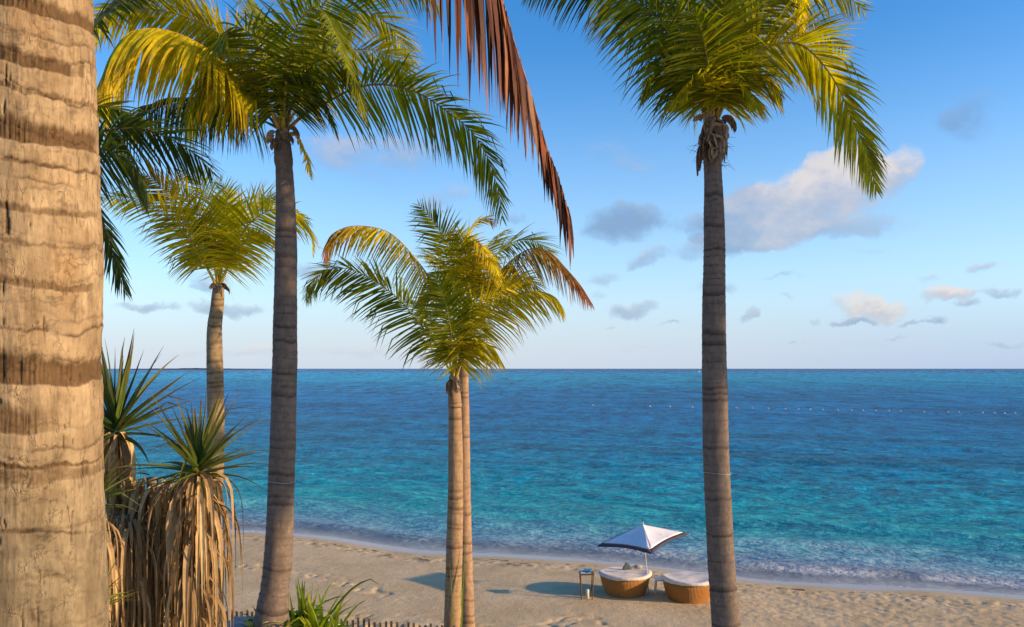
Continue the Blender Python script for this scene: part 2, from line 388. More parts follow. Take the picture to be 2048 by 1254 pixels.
# foam
fn = t.noise(t.vmath('ADD', t.scale(P, (.5, 1, 1)), t.scale(t.noise(P, 1.2, 3, .6, out=1), (.8, .8, .8))), 2.6, 6, .7)
fth = t.math('SUBTRACT', 1.0, t.math('MULTIPLY', fo.outputs['Fac'], .47))
fm = t.math('MULTIPLY', t.smooth(t.math('SUBTRACT', fn, t.math('SUBTRACT', fth, .42)), -.03, .06), fo.outputs['Fac'], clamp=True)
fm = t.math('MAXIMUM', fm, t.math('MULTIPLY', ed.outputs['Fac'], t.smooth(fn, .42, .55)))
rc = t.math('MULTIPLY_ADD', r1, .5, t.math('MULTIPLY', r2, .5))
c = t.mix(t.smooth(rc, .38, .62), t.mix(1, a.outputs[0], (.45, .58, .70, 1), 'MULTIPLY'), t.mix(1, a.outputs[0], (1.5, 1.32, 1.2, 1), 'MULTIPLY'))  # ripple light and dark mixed into the colour, not left to reflection
c = t.mix(t.math('MULTIPLY', fm, .85), c, (.78, .78, .80, 1))
t.put(b.inputs['Base Color'], c); t.put(b.inputs['Roughness'], t.math('MULTIPLY_ADD', fm, .5, .16)); b.inputs['IOR'].default_value = 1.33
b.inputs['Specular IOR Level'].default_value = .20
# steep wavelets never reach mirror-like grazing reflection, so the Fresnel share is capped
df = t.new('ShaderNodeBsdfDiffuse'); t.put(df.inputs[0], c); t.put(df.inputs['Normal'], bp.outputs[0])
gl = t.new('ShaderNodeBsdfGlossy'); gl.inputs['Roughness'].default_value = .17; t.put(gl.inputs['Normal'], bp.outputs[0]); gl.inputs[0].default_value = (1, 1, 1, 1)
fr = t.new('ShaderNodeFresnel'); fr.inputs[0].default_value = 1.33; t.put(fr.inputs['Normal'], bp.outputs[0])
ff = t.math('MULTIPLY', t.math('MINIMUM', fr.outputs[0], .34), t.math('MULTIPLY_ADD', fm, -.9, .80))
m1 = t.new('ShaderNodeMixShader'); t.put(m1.inputs[0], ff); t.l.new(df.outputs[0], m1.inputs[1]); t.l.new(gl.outputs[0], m1.inputs[2])
tr = t.new('ShaderNodeBsdfTransparent'); m2 = t.new('ShaderNodeMixShader'); t.put(m2.inputs[0], t.math('MAXIMUM', alp.outputs['Fac'], fm))
t.l.new(tr.outputs[0], m2.inputs[1]); t.l.new(m1.outputs[0], m2.inputs[2]); t.l.new(m2.outputs[0], t.n['Material Output'].inputs[0])
sea = quads_mesh('sea', np.stack([X, Y, Zw], -1).reshape(-1, 3), grid_faces(len(D), len(U)), m,
    col=cw.reshape(-1, 3), extra={'foam': np.clip(foamm, 0, 1), 'edge': edge, 'alpha': alpha})
tag(sea, kind='structure')

# far low shore on the horizon
xs = np.linspace(-2750, -1700, 40); V = []; Fs = []
for i, x in enumerate(xs):
    e = math.sin(math.pi*i/39)**.5; hgt = 11*e*(.7+.5*float(vn(i*.6, 1, 0, 7))); yy = 5600
    V += [(x, yy-60, -3), (x, yy, hgt), (x, yy+120, -3)]
for i in range(39):
    a0 = i*3; Fs += [(a0, a0+3, a0+4, a0+1), (a0+1, a0+4, a0+5, a0+2)]
tag(poly_obj('far_headland', V, Fs, simple('far_land', (.05, .055, .06), .9, .02, .3, 0)), kind='structure')

# ------------------------------------------------------------------ palm builders
def catmull(P, n):
    P = np.asarray(P, float); P = np.vstack([2*P[0]-P[1], P, 2*P[-1]-P[-2]]); out = []
    m = len(P)-3; per = max(2, n//m+1)
    for i in range(m):
        p0, p1, p2, p3 = P[i:i+4]; tt = np.linspace(0, 1, per, endpoint=False)[:, None]
        out.append(.5*((2*p1)+(-p0+p2)*tt+(2*p0-5*p1+4*p2-p3)*tt**2+(-p0+3*p1-3*p2+p3)*tt**3))
    out.append(P[-2][None]); C = np.vstack(out)
    s = np.r_[0, np.cumsum(np.linalg.norm(np.diff(C, axis=0), axis=1))]; q = np.linspace(0, s[-1], n)
    return np.stack([np.interp(q, s, C[:, i]) for i in range(3)], -1), s[-1]
def nrm(v): return v/np.maximum(np.linalg.norm(v, axis=-1, keepdims=True), 1e-9)
GREEN = dict(c0=(.11, .17, .006), c1=(.26, .28, .006), tip=(.16, .09, .02), gold=.0, rib=(.30, .27, .05))
YGREEN = dict(c0=(.28, .30, .006), c1=(.55, .46, .006), tip=(.42, .30, .02), gold=.2, rib=(.50, .36, .05))
GOLD = dict(c0=(.42, .42, .008), c1=(.72, .56, .01), tip=(.40, .15, .03), gold=.5, rib=(.62, .40, .05))
DARK = dict(c0=(.035, .075, .012), c1=(.06, .09, .012), tip=(.07, .045, .02), gold=0, rib=(.10, .08, .04))  # darkened green, shade on the fronds put into the leaf colour
BROWN = dict(c0=(.07, .022, .014), c1=(.32, .10, .035), tip=(.22, .10, .07), gold=0, rib=(.50, .20, .06))
ORANGE = dict(c0=(.22, .17, .015), c1=(.34, .20, .02), tip=(.34, .10, .05), gold=.3, rib=(.5, .3, .06))
def frond(parent, pts3, style=GREEN, L=.75, n=None, roll=0., a0=76, a1=34, beta=4, droop=1.0, wid=.034, t0=.18, endbrown=.0, messy=.12, rib_r=.022, mname='frond', dryness=0, profile=None, hang=None):
    C, length = catmull(pts3, 60)
    n = n or int(max(52, length*27)); L = L*1.12; wid = wid*.82; droop = droop*.62; T = nrm(np.gradient(C, axis=0))
    Hd = C[-1]-C[0]; Hd[2] = 0
    if np.linalg.norm(Hd) < .15: Hd = np.array([.3, -1, 0])
    Hd = Hd/np.linalg.norm(Hd); S0 = np.cross(Hd, [0, 0, 1.])
    S = nrm(S0-(T@S0)[:, None]*T); N = np.cross(S, T)
    N = np.where((N[:1, 2:3] < -.2), N, N)
    if abs(roll) < 25: roll = roll*.3+46*Hd[0]*float(rng.uniform(.6, 1.15))
    cr, sr = math.cos(R(roll)), math.sin(R(roll)); S, N = S*cr+N*sr, N*cr-S*sr
    ts = t0+(1-t0)*(np.arange(n)+.5)/n
    ts = np.repeat(ts, 2)+rng.normal(0, .002, 2*n); ts = np.clip(ts, 0, 1); sg = np.tile([1., -1.], n)
    idx = ts*59; i0 = np.clip(idx.astype(int), 0, 58); fr = (idx-i0)[:, None]
    P = C[i0]*(1-fr)+C[i0+1]*fr; Tt = nrm(T[i0]*(1-fr)+T[i0+1]*fr); St = nrm(S[i0]*(1-fr)+S[i0+1]*fr); Nt = nrm(N[i0]*(1-fr)+N[i0+1]*fr)
    pr = profile or ([0, .12, .3, .5, .75, .9, 1], [.5, .85, 1, 1, .82, .5, .2])
    ln = L*np.interp(ts, *pr)*rng.uniform(.85, 1.08, len(ts))
    ln[rng.random(len(ts)) < messy*.5] *= rng.uniform(.4, .8)
    al_ = np.radians(a0+(a1-a0)*ts+rng.normal(0, 2.5+11*messy, len(ts)))[:, None]; be = np.radians(beta+rng.normal(0, 3.5+14*messy, len(ts)))[:, None]
    dr = np.cos(al_)*Tt+np.sin(al_)*sg[:, None]*(St*np.cos(be)+Nt*sg[:, None]*sg[:, None]*np.sin(be)*sg[:, None])
    dr = nrm(dr); K = 5
    if hang is None: hang = .06+.24*min(1, droop/.75)*float(rng.uniform(.6, 1.2))*(1 if a0 < 77 else .3)
    hg = (hang+.30*np.clip(1-ts*2.2, 0, 1)*(hang > 0))[:, None]; dr = nrm(dr*(1-hg)+np.array([0, 0, -1.])*hg)
    drp = (droop*rng.uniform(.7, 1.3, len(ts)))[:, None]
    kink = (rng.random(len(ts)) < messy)[:, None]; 
    pos = P.copy(); rows = []; wv = [.55, 1, .95, .7, .38, .04]
    tw = rng.normal(0, .45, len(ts))[:, None]
    for kk in range(K+1):
        W = nrm(Tt-(Tt*dr).sum(1, keepdims=True)*dr); B = np.cross(dr, W)
        Wk = nrm(W*np.cos(tw)+B*np.sin(tw)); hw = wid*.5*wv[kk]*np.clip(ln/L+.35, .4, 1.1)[:, None]
        rows.append((pos-Wk*hw, pos+Wk*hw))
        step = (ln/K)[:, None]; pos = pos+dr*step
        g = drp*.34*(.35+kk*.32)*(L/.75)
        if kk == 2: g = g+kink*2.2
        dr = nrm(dr+np.array([0, 0, -1.])*g*step/.15*.5+rng.normal(0, .012+messy*.06, dr.shape))
    V = np.stack([np.stack(r, 1) for r in rows], 1).reshape(-1, 3)       # leaf, row, side
    nl = len(ts); base = (np.arange(nl)*(K+1)*2)[:, None, None]
    rr = (np.arange(K)*2)[None, :, None]; q = np.array([0, 1, 3, 2])[None, None, :]
    Fq = (base+rr+q).reshape(-1, 4)
    c0, c1, tp = [np.array(style[x]) for x in ('c0', 'c1', 'tip')]
    mixr = rng.random(nl)[:, None]; lc = c0*(1-mixr)+c1*mixr; lc = lc*(rng.uniform(.3, 1.45, nl) if dryness else rng.uniform(.7, 1.3, nl))[:, None]
    if dryness: lc = lc*(1-.6*(rng.random(nl) < .2))[:, None]+np.array([.20, .13, .08])*(rng.random(nl) < .18)[:, None]
    eb = np.clip((ts-(1-endbrown))/max(endbrown, 1e-3), 0, 1)[:, None] if endbrown > 0 else 0
    lc = lc*(1-eb)+np.array([.34, .10, .05])*eb
    tt = np.array([0, .0, .03, .08, .30, .9])[None, :, None]*(.35+.65*rng.random((nl, 1, 1)))
    cc = lc[:, None, :]*(1-tt)+tp[None, None, :]*tt
    cc = np.repeat(cc[:, :, None, :], 2, 2).reshape(-1, 3)
    fo = quads_mesh(mname, V, Fq, M_DRY if dryness else M_LEAF, parent, True, cc)
    ml = MBtube(C, np.interp(np.linspace(0, 1, 60), [0, .12, .5, 1], [rib_r*1.7, rib_r, rib_r*.55, rib_r*.12]), 6, flat=.7)
    rc = np.array(style['rib'])[None]*np.ones((len(ml[0]), 1)); tq = np.repeat(np.linspace(0, 1, 60), 6)[:, None]; rc = rc*(1-.45*tq)
    if endbrown > 0: rc = rc*(1-sstep(.4, 1, tq))+np.array([.36, .11, .05])*sstep(.4, 1, tq)
    quads_mesh('midrib', ml[0], ml[1], M_RIB, fo, True, rc)
    return fo
def MBtube(C, rad, sides, flat=1):
    T = nrm(np.gradient(C, axis=0)); ref = np.array([.3, .2, .93]); A = nrm(np.cross(T, ref)); B = np.cross(T, A)
    an = np.linspace(0, 2*np.pi, sides, endpoint=False)
    V = C[:, None, :]+(A[:, None, :]*np.cos(an)[None, :, None]+B[:, None, :]*np.sin(an)[None, :, None]*flat)*np.asarray(rad)[:, None, None]
    return V.reshape(-1, 3), grid_faces(len(C), sides, True)
def pxf(parent, pts, Y0, Y1, **kw):
    n = len(pts); s = np.r_[0, np.cumsum([math.dist(pts[i], pts[i+1]) for i in range(n-1)])]; s = s/s[-1]
    return frond(parent, [at(p[0], p[1], Y0+(Y1-Y0)*q**kw.get('_e', 1)) for p, q in zip(pts, s)], **kw)
def arcf(parent, base, azd, eld, length, bend, **kw):
    """frond leaving base at azimuth azd (clockwise from +Y) and elevation eld, bending down by bend degrees"""
    p = np.array(base, float); pts = [p.copy()]; e = eld; N = 9
    for i in range(N):
        pts.append(pts[-1]+length/N*np.array([math.sin(R(azd))*math.cos(R(e)), math.cos(R(azd))*math.cos(R(e)), math.sin(R(e))]))
        e -= bend/N*(.4+1.2*i/N)
    return frond(parent, pts, **kw)
BARK = dict(a=(.145, .115, .098), b=(.225, .18, .148), dk=(.06, .042, .036))  # shade on the tall trunks put into this dark bark colour
def trunk(parent, ctr, rad, seed, gap=(.07, .16), sides=40, res=.018, bark=BARK, mat_=None, name='trunk', ring=.035, moss=0, top_red=0):
    ctr = np.asarray(ctr, float); C, length = catmull(ctr, max(8, int(np.linalg.norm(ctr[0]-ctr[-1])*1.02/res)))
    n = len(C); s = np.linspace(0, length, n)
    s0 = np.r_[0, np.cumsum(np.linalg.norm(np.diff(ctr, axis=0), axis=1))]; r = np.interp(s/length, s0/s0[-1], rad)
    r_ = random.Random(seed); marks = []; q = 0.02
    while q < length: marks.append(q); q += r_.uniform(*gap)
    marks = np.array(marks); an = np.linspace(0, 2*np.pi, sides, endpoint=False)
    wob = (vn(np.cos(an)[None]*1.3+5, np.sin(an)[None]*1.3, s[:, None]*3, seed)-.5)*.05+ .012*np.cos(an+seed)[None]
    ss = s[:, None]+wob; ki = np.clip(np.searchsorted(marks, ss.ravel()).reshape(ss.shape), 1, len(marks)-1)
    dn = ss-marks[ki-1]; gp = marks[ki]-marks[ki-1]; f = np.clip(dn/gp, 0, 1)      # s grows upward here
    strong = _h(ki, ki*0, ki*0, seed+5)
    disp = ring*(.35+.9*strong)*(f**2.2-.35)+(fbm(np.cos(an)[None]*2, np.sin(an)[None]*2, s[:, None]*2.5, 3, seed+9)-.5)*.10
    rr = r[:, None]*(1+disp)
    T = nrm(np.gradient(C, axis=0)); A = nrm(np.cross(T, [0, 1., 0.0])); B = np.cross(T, A)
    V = C[:, None]+(A[:, None]*np.cos(an)[None, :, None]+B[:, None]*np.sin(an)[None, :, None])*rr[..., None]
    m1 = fbm(np.cos(an)[None]*3, np.sin(an)[None]*3, s[:, None]*6, 4, seed+30)[..., None]
    col = np.array(bark['a'])*(1-m1)+np.array(bark['b'])*m1
    ringl = (np.exp(-(f/.12)**2)+.6*np.exp(-((1-f)/.10)**2))*(.25+.75*strong)*(.4+.9*vn(np.cos(an)[None]*4, np.sin(an)[None]*4, s[:, None]*4, seed+44))
    band = sstep(.72, .86, _h(ki, ki*0+3, ki*0, seed+8))*sstep(.7, .2, f)*.8
    dk = np.clip(ringl*.72+band*.8, 0, .9)[..., None]
    col = col*(1-dk)+np.array(bark['dk'])*dk
    if top_red: col = col*(1-sstep(length-top_red, length, s)[:, None, None]*.65)+np.array([.30, .13, .06])*sstep(length-top_red, length, s)[:, None, None]*.65
    return quads_mesh(name, V.reshape(-1, 3), grid_faces(n, sides, True), mat_ or M_TRUNK, parent, True, col.reshape(-1, 3))
def trunk_px(parent, pts, Y, seed, zb, flare=1.5, **kw):
    """pts: (px, py, r_px) from top to bottom; carried down to ground zb"""
    c = [at(p[0], p[1], Y) for p in pts]; r = [p[2]/F*Y for p in pts]
    dirn = (c[-1]-c[-3]); dirn = dirn/max(abs(dirn[2]), 1e-6); gapz = c[-1][2]-zb
    if gapz > .15:
        c.append(c[-1]+dirn*gapz*.6); r.append(r[-1]*(1+(flare-1)*.35)); c.append(c[-2]+dirn*(gapz+.25)); r.append(r[-2]*flare)
    return trunk(parent, c[::-1], r[::-1], seed, **kw)
M_FIBRE = simple('palm_fibre', (.20, .135, .09), .9, 40, .55, .6, .1, stretch=(1, 1, .15))
M_FIBRE2 = simple('pale_palm_sheath', (.38, .29, .20), .85, 30, .4, .5, .1, stretch=(1, 1, .2))
def flap(parent, p, dirs, wd, curl, mat_, name='leaf_sheath', ragged=3):
    """a torn papery sheath: p start, list of successive 3D steps"""
    pts = [np.array(p, float)]
    for d_ in dirs: pts.append(pts[-1]+np.array(d_))
    m_, nn = 18, 15; C, ln_ = catmull(pts, m_); T = nrm(np.gradient(C, axis=0)); side = nrm(np.cross(T, [rng.uniform(-.5, .5), 1., .1])); V = []; sd_ = rng.uniform(0, 50)
    cut = .55+.45*vn(np.arange(nn)*.9+sd_, sd_, 0, 5)+.25*(rng.random(nn)-.5)
    for i in range(m_):
        q = i/(m_-1); ww = wd*np.interp(q, [0, .3, .8, 1], [.7, 1, .8, .5])*(1+.35*(float(vn(q*5+sd_, 1, 0, 3))-.5))
        for j in range(nn):
            u = j/(nn-1)*2-1; N_ = np.cross(T[i], side[i]); qq = min(q*cut[j]*1.15, 1)*(m_-1); k0 = min(int(qq), m_-2); cc = C[k0]*(1-(qq-k0))+C[k0+1]*(qq-k0)
            V.append(cc+side[i]*u*ww*.5+N_*(curl*ww*(u*u-.4)+.05*wd*math.sin(u*9+q*6+sd_)+.22*wd*(float(vn(u*2+sd_, q*4, 0, 9))-.5)))
    o = poly_obj(name, V, [tuple(x) for x in grid_faces(m_, nn)], mat_, parent, True)
    md = o.modifiers.new('thick', 'SOLIDIFY'); md.thickness = .003; return o
def fibres(parent, c, rad, n, ln, mat_):
    mb = MB()
    for _ in range(n):
        a = rng.uniform(0, 2*np.pi); p = np.array(c)+np.array([math.cos(a)*rad, math.sin(a)*rad, rng.uniform(-.25, .15)]); d_ = np.array([math.cos(a), math.sin(a), rng.uniform(-.6, .5)])*ln*rng.uniform(.3, 1)
        mb.tube([tuple(p), tuple(p+d_*.5+[0, 0, .02]), tuple(p+d_+[0, 0, -abs(rng.normal(0, .04))])], [.004, .003, .001], 4)
    tag(mb.build('husk_fibre', mat_, parent), kind='stuff')
def wire_band(parent, px, py, rpx, Y):
    c = at(px, py, Y); r = rpx/F*Y*1.05; mb = MB()
    mb.tube([(c[0]+r*math.cos(a), c[1]+r*math.sin(a), c[2]+.012*math.sin(a*2)) for a in np.linspace(0, 2*math.pi, 33)], .004, 5, False)
    mb.build('wire_band', M_WIRE, parent, True)
M_WIRE = simple('pale_wire', (.45, .45, .44), .5, 30, .1, 0, .4)

# ---- palm A: tall palm left of centre (base of crown ~ (565,262)), distance 12 m
b = at(548, 1330, 12)
YA = 12.0; zA = float(ground_z(b[0], YA))
PA = thing('coconut_palm', 'tall coconut palm with shaded grey trunk standing beside the green strap-leaved plant', 'palm tree', (b[0], YA, zA), 'coconut palms on the beach')
trunk_px(PA, [(565, 262, 13), (566, 300, 17), (567, 322, 18.5), (568, 334, 16.5), (571, 400, 19), (572, 500, 21.5), (571, 600, 23), (569, 750, 24.5), (565, 900, 25.5), (557, 1100, 27), (549, 1180, 28), (544, 1225, 32), (541, 1270, 42)], YA, 3, zA, 1.25, top_red=0)
wire_band(PA, 562, 962, 26, YA)
K = dict
for pts, y0, y1, kw in [
 ([(560,262),(530,200),(474,153),(434,112),(380,78),(330,60),(290,58),(255,68),(224,107),(207,150),(200,195)], 12, 10.4, K(style=GOLD, L=1.0, beta=-10, droop=1.2, wid=.048, hang=.52, n=140, profile=([0,.15,.3,.7,.88,1],[.5,.8,1,1,.8,.4]))),
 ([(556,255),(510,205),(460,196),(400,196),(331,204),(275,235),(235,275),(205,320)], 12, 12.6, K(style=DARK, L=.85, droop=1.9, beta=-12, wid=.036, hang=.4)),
 ([(566,262),(567,225),(569,198),(575,134),(588,70),(607,32),(628,14),(650,28),(668,62),(684,95),(693,134)], 12, 9.9, K(style=K(GREEN, rib=(.5,.40,.06)), L=.68, droop=1.1, beta=8, wid=.038, a0=80)),
 ([(572,262),(610,228),(655,204),(703,179),(751,169),(799,174),(847,191),(894,223),(942,262),(974,313),(990,357),(1000,395),(1004,436)], 12, 11.2, K(style=K(GREEN, rib=(.30,.18,.06)), L=.86, droop=.8, beta=-4, roll=50, wid=.038, messy=.16)),
 ([(570,255),(610,140),(661,32),(687,22),(719,21),(751,30),(783,57),(811,99),(822,130)], 12, 13.2, K(style=YGREEN, L=.85, droop=.7, beta=10, roll=-20)),
 ([(572,255),(630,160),(697,105),(735,99),(767,105),(795,128),(812,165),(820,200)], 12, 12.9, K(style=YGREEN, L=.75, droop=.9, beta=5)),
 ([(578,268),(594,272),(606,292),(614,318),(620,350)], 12, 11.8, K(style=GOLD, L=.30, droop=2.0, wid=.03)),
 ([(560,250),(500,140),(440,60),(370,5),(300,-30)], 12, 13, K(style=GREEN, L=.8, droop=1.0)),
 ([(558,252),(490,120),(420,55),(330,22),(255,20),(205,45),(180,85)], 12, 11.0, K(style=YGREEN, L=.75, droop=1.2, beta=0)),
 ([(556,250),(470,100),(380,30),(300,0),(225,15),(180,60)], 12, 11.6, K(style=K(GOLD, c1=(.70,.40,.02)), L=.6, droop=1.0, hang=.3)),
 ([(562,250),(540,130),(515,30),(480,-60)], 12, 12.8, K(style=GREEN, L=.85, droop=.8)),
 ([(566,250),(600,110),(660,-10),(740,-60),(830,-40),(880,20)], 12, 11.5, K(style=GREEN, L=.8, droop=1.3)),
 ([(556,255),(520,180),(470,140),(420,160),(385,215),(375,270)], 12, 11.2, K(style=GREEN, L=.72, droop=1.7, beta=-5)),
 ([(568,255),(600,170),(640,120),(690,120),(715,170),(722,225)], 12, 10.9, K(style=GREEN, L=.72, droop=1.4)),
 ([(562,255),(545,170),(520,100),(490,60),(455,60),(430,110)], 12, 10.6, K(style=GREEN, L=.75, droop=1.3)),
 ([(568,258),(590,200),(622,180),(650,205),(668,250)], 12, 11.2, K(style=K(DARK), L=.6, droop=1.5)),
 ([(560,258),(535,205),(505,190),(478,215),(465,255)], 12, 11.5, K(style=GREEN, L=.55, droop=1.6)),
 ([(563,250),(560,150),(548,70),(530,30),(505,20)], 12, 14.5, K(style=YGREEN, L=.8, droop=.9)),
 ([(566,250),(590,140),(620,80),(660,60),(700,70)], 12, 14.5, K(style=GREEN, L=.8, droop=.9)),
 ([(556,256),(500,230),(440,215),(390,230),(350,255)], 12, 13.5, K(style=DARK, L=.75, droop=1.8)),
]: pxf(PA, pts, y0, y1, **kw)
for (x, y, dx, dz, mt) in [(548,268,-.05,-.16,M_FIBRE2),(575,272,.05,-.14,M_FIBRE),(560,280,-.03,-.18,M_FIBRE),(566,262,.02,-.13,M_FIBRE2),(584,262,.06,-.12,M_FIBRE),(552,285,-.02,-.12,M_FIBRE)]:
    p = at(x, y, YA-.13); flap(PA, p, [(dx*.5, -.02, .01), (dx, 0, dz*.6), (dx*.1, .0, dz*.5)], .11, .5, mt)

# ---- palm B: right palm, distance 11 m
YB = 11.0; b = at(1454, 1330, YB); zB = float(ground_z(b[0], YB))
PB = thing('coconut_palm', 'tall coconut palm with ragged dry sheaths under its crown, standing right of the daybeds', 'palm tree', (b[0], YB, zB), 'coconut palms on the beach')
trunk_px(PB, [(1424, 235, 14), (1424, 300, 18), (1426, 350, 17.5), (1428, 420, 20), (1429, 500, 21.5), (1428, 600, 22.5), (1429, 750, 24.5), (1432, 900, 25.5), (1436, 1000, 25.5), (1441, 1100, 26), (1448, 1200, 27), (1452, 1260, 28)], YB, 11, zB, 1.4, gap=(.06, .15))
wire_band(PB, 1434, 945, 26, YB)
for pts, y0, y1, kw in [
 ([(1424,240),(1429,170),(1437,90),(1447,10),(1462,-50)], 11, 9.6, K(style=GREEN, L=.78, droop=1.0, beta=10, a0=78, wid=.04)),
 ([(1415,235),(1385,150),(1345,75),(1300,25),(1245,-8),(1190,-10)], 11, 10.2, K(style=GREEN, L=.90, droop=1.0, wid=.038, roll=-48)),
 ([(1418,230),(1370,90),(1290,0),(1210,-40),(1120,-40),(1050,-10)], 11, 10.6, K(style=K(DARK, tip=(.22,.09,.05)), L=.8, droop=1.2)),
 ([(1434,235),(1462,165),(1505,112),(1550,88),(1599,88),(1636,117),(1673,168),(1702,234),(1728,293),(1753,380)], 11, 10.0, K(style=YGREEN, L=.80, droop=.75, beta=0, roll=52, wid=.04, a0=62, a1=24)),
 ([(1434,230),(1480,110),(1540,25),(1600,-10),(1670,-20),(1730,20)], 11, 11.4, K(style=YGREEN, L=.72, droop=.8, messy=.25, wid=.032)),
 ([(1430,230),(1470,60),(1520,-60),(1570,-80),(1600,-20),(1604,60)], 11, 10.4, K(style=GOLD, L=.55, droop=1.6)),
 ([(1418,235),(1398,140),(1372,50),(1340,-30)], 11, 10.3, K(style=GREEN, L=.8, droop=1.2)),
 ([(1430,235),(1466,130),(1498,50),(1535,-10),(1580,-20)], 11, 10.4, K(style=GREEN, L=.78, droop=1.2)),
 ([(1412,238),(1385,175),(1350,140),(1315,140),(1285,175)], 11, 10.6, K(style=GREEN, L=.62, droop=1.4)),
 ([(1434,238),(1465,180),(1500,150),(1535,155),(1562,190)], 11, 10.5, K(style=YGREEN, L=.62, droop=1.4)),
 ([(1420,236),(1410,190),(1392,165),(1370,170),(1356,200)], 11, 10.3, K(style=YGREEN, L=.5, droop=1.5)),
 ([(1430,236),(1450,190),(1478,170),(1500,185),(1512,215)], 11, 10.3, K(style=YGREEN, L=.5, droop=1.5)),
 ([(1422,230),(1408,110),(1400,20),(1380,-60)], 11, 12.3, K(style=GREEN, L=.85, droop=1.0)),
 ([(1430,230),(1450,100),(1480,0),(1500,-80)], 11, 12.3, K(style=GREEN, L=.85, droop=1.0)),
 ([(1415,232),(1350,120),(1290,60),(1230,50)], 11, 12.2, K(style=GREEN, L=.8, droop=1.1)),
 ([(1434,232),(1500,130),(1560,70),(1630,60),(1690,100)], 11, 12.3, K(style=YGREEN, L=.7, droop=1.0, messy=.2)),
 ([(1424,236),(1416,130),(1398,50),(1375,20)], 11, 9.8, K(style=GREEN, L=.62, droop=1.3)),
]: pxf(PB, pts, y0, y1, **kw)
for (x, y, dx, dz, wd, mt) in [(1420,238,-.03,-.30,.15,M_FIBRE2),(1405,240,-.09,-.05,.09,M_FIBRE2),(1446,242,.10,-.20,.12,M_FIBRE),(1432,250,.03,-.26,.14,M_FIBRE),
    (1415,262,-.05,-.24,.22,M_FIBRE),(1432,265,.04,-.28,.24,M_FIBRE2),(1425,285,.03,-.26,.27,M_FIBRE2),(1416,288,-.02,-.30,.25,M_FIBRE),(1412,290,-.06,-.26,.12,M_FIBRE),(1436,280,.06,-.30,.10,M_FIBRE),(1408,305,-.05,-.28,.08,M_FIBRE),(1422,305,.0,-.15,.16,M_FIBRE2),(1402,300,-.04,-.38,.07,M_FIBRE),(1440,300,.02,-.2,.08,M_FIBRE2)]:
    p = at(x, y, YB-.15); flap(PB, p, [(dx*.6, -.03, .02), (dx*.7, 0, dz*.5), (dx*.05, .0, dz*.5)], wd, .5, mt)

fibres(PB, at(1424, 300, YB), .13, 46, .22, M_FIBRE)
fibres(PA, at(566, 275, YA), .10, 24, .16, M_FIBRE)
# ---- palms C / D: the pair in the middle
YC = 15.0; b = at(905, 1300, YC); zC = float(ground_z(b[0], YC))
PC = thing('coconut_palm', 'shorter front palm of the close pair in the middle, its crown lower', 'palm tree', (b[0], YC, zC), 'coconut palms on the beach')
trunk_px(PC, [(908, 752, 10), (908, 775, 12), (910, 812, 14), (910, 820, 12.8), (911, 900, 14.3), (911, 1000, 15.5), (908.5, 1100, 16.5), (906, 1200, 16.8), (905, 1260, 17.8)], YC, 21, zC, 1.4, gap=(.06, .14), bark=K(a=(.29, .195, .115), b=(.42, .29, .175), dk=(.14, .08, .045)))
for pts, y0, y1, kw in [
 ([(904,752),(900,742),(871,688),(834,641),(801,601),(767,574),(731,551),(690,537),(654,541),(623,567),(612,598)], 15, 14.0, K(style=GREEN, L=.85, droop=.8, beta=-6, roll=-40, messy=.2, wid=.042, a0=66, hang=.22)),
 ([(906,752),(906,722),(903,690),(901,658),(891,608),(878,567),(868,548)], 15, 13.2, K(style=K(GREEN, rib=(.5,.42,.06)), L=.70, droop=.9, a0=79, roll=-27, wid=.042)),
 ([(912,750),(935,690),(962,645),(1000,608),(1040,588),(1080,583),(1112,596),(1128,625)], 15, 14.0, K(style=K(YGREEN, tip=(.34,.14,.06)), L=.80, droop=1.2, wid=.04, beta=-3)),
 ([(911,750),(930,680),(955,630),(990,590),(1035,565),(1060,560)], 15, 15.6, K(style=YGREEN, L=.8, droop=.8, wid=.042)),
 ([(909,748),(920,660),(935,590),(950,545)], 15, 15.8, K(style=YGREEN, L=.8, droop=.9)),
 ([(912,752),(930,712),(955,690),(985,695),(1000,720)], 15, 14.2, K(style=YGREEN, L=.62, droop=1.4)),
 ([(908,750),(912,690),(925,640),(945,610),(965,605)], 15, 13.9, K(style=YGREEN, L=.7, droop=1.2)),
 ([(905,750),(885,670),(855,620),(825,600)], 15, 16, K(style=GREEN, L=.75, droop=1)),
]: pxf(PC, pts, y0, y1, **kw)
for (x, y, dx, dz, mt) in [(899,765,-.03,-.2,M_FIBRE),(903,762,0,-.3,M_FIBRE),(914,765,.03,-.18,M_FIBRE2)]:
    flap(PC, at(x, y, YC-.1), [(dx*.5, -.02, .01), (dx, 0, dz*.6), (dx*.1, 0, dz*.5)], .10, .5, mt)
YD = 16.4; b = at(937, 1290, YD); zD = float(ground_z(b[0], YD))
PD = thing('coconut_palm', 'taller rear palm of the close pair in the middle, with yellow and orange fronds', 'palm tree', (b[0], YD, zD), 'coconut palms on the beach')
trunk_px(PD, [(932, 612, 8), (930, 680, 8.5), (927, 760, 10), (928, 850, 11), (929, 1000, 12.5), (931, 1100, 13.5), (934, 1200, 14), (936, 1260, 15)], YD, 23, zD, 1.4, gap=(.08, .18), bark=K(a=(.31, .20, .125), b=(.43, .295, .19), dk=(.14, .08, .05)))
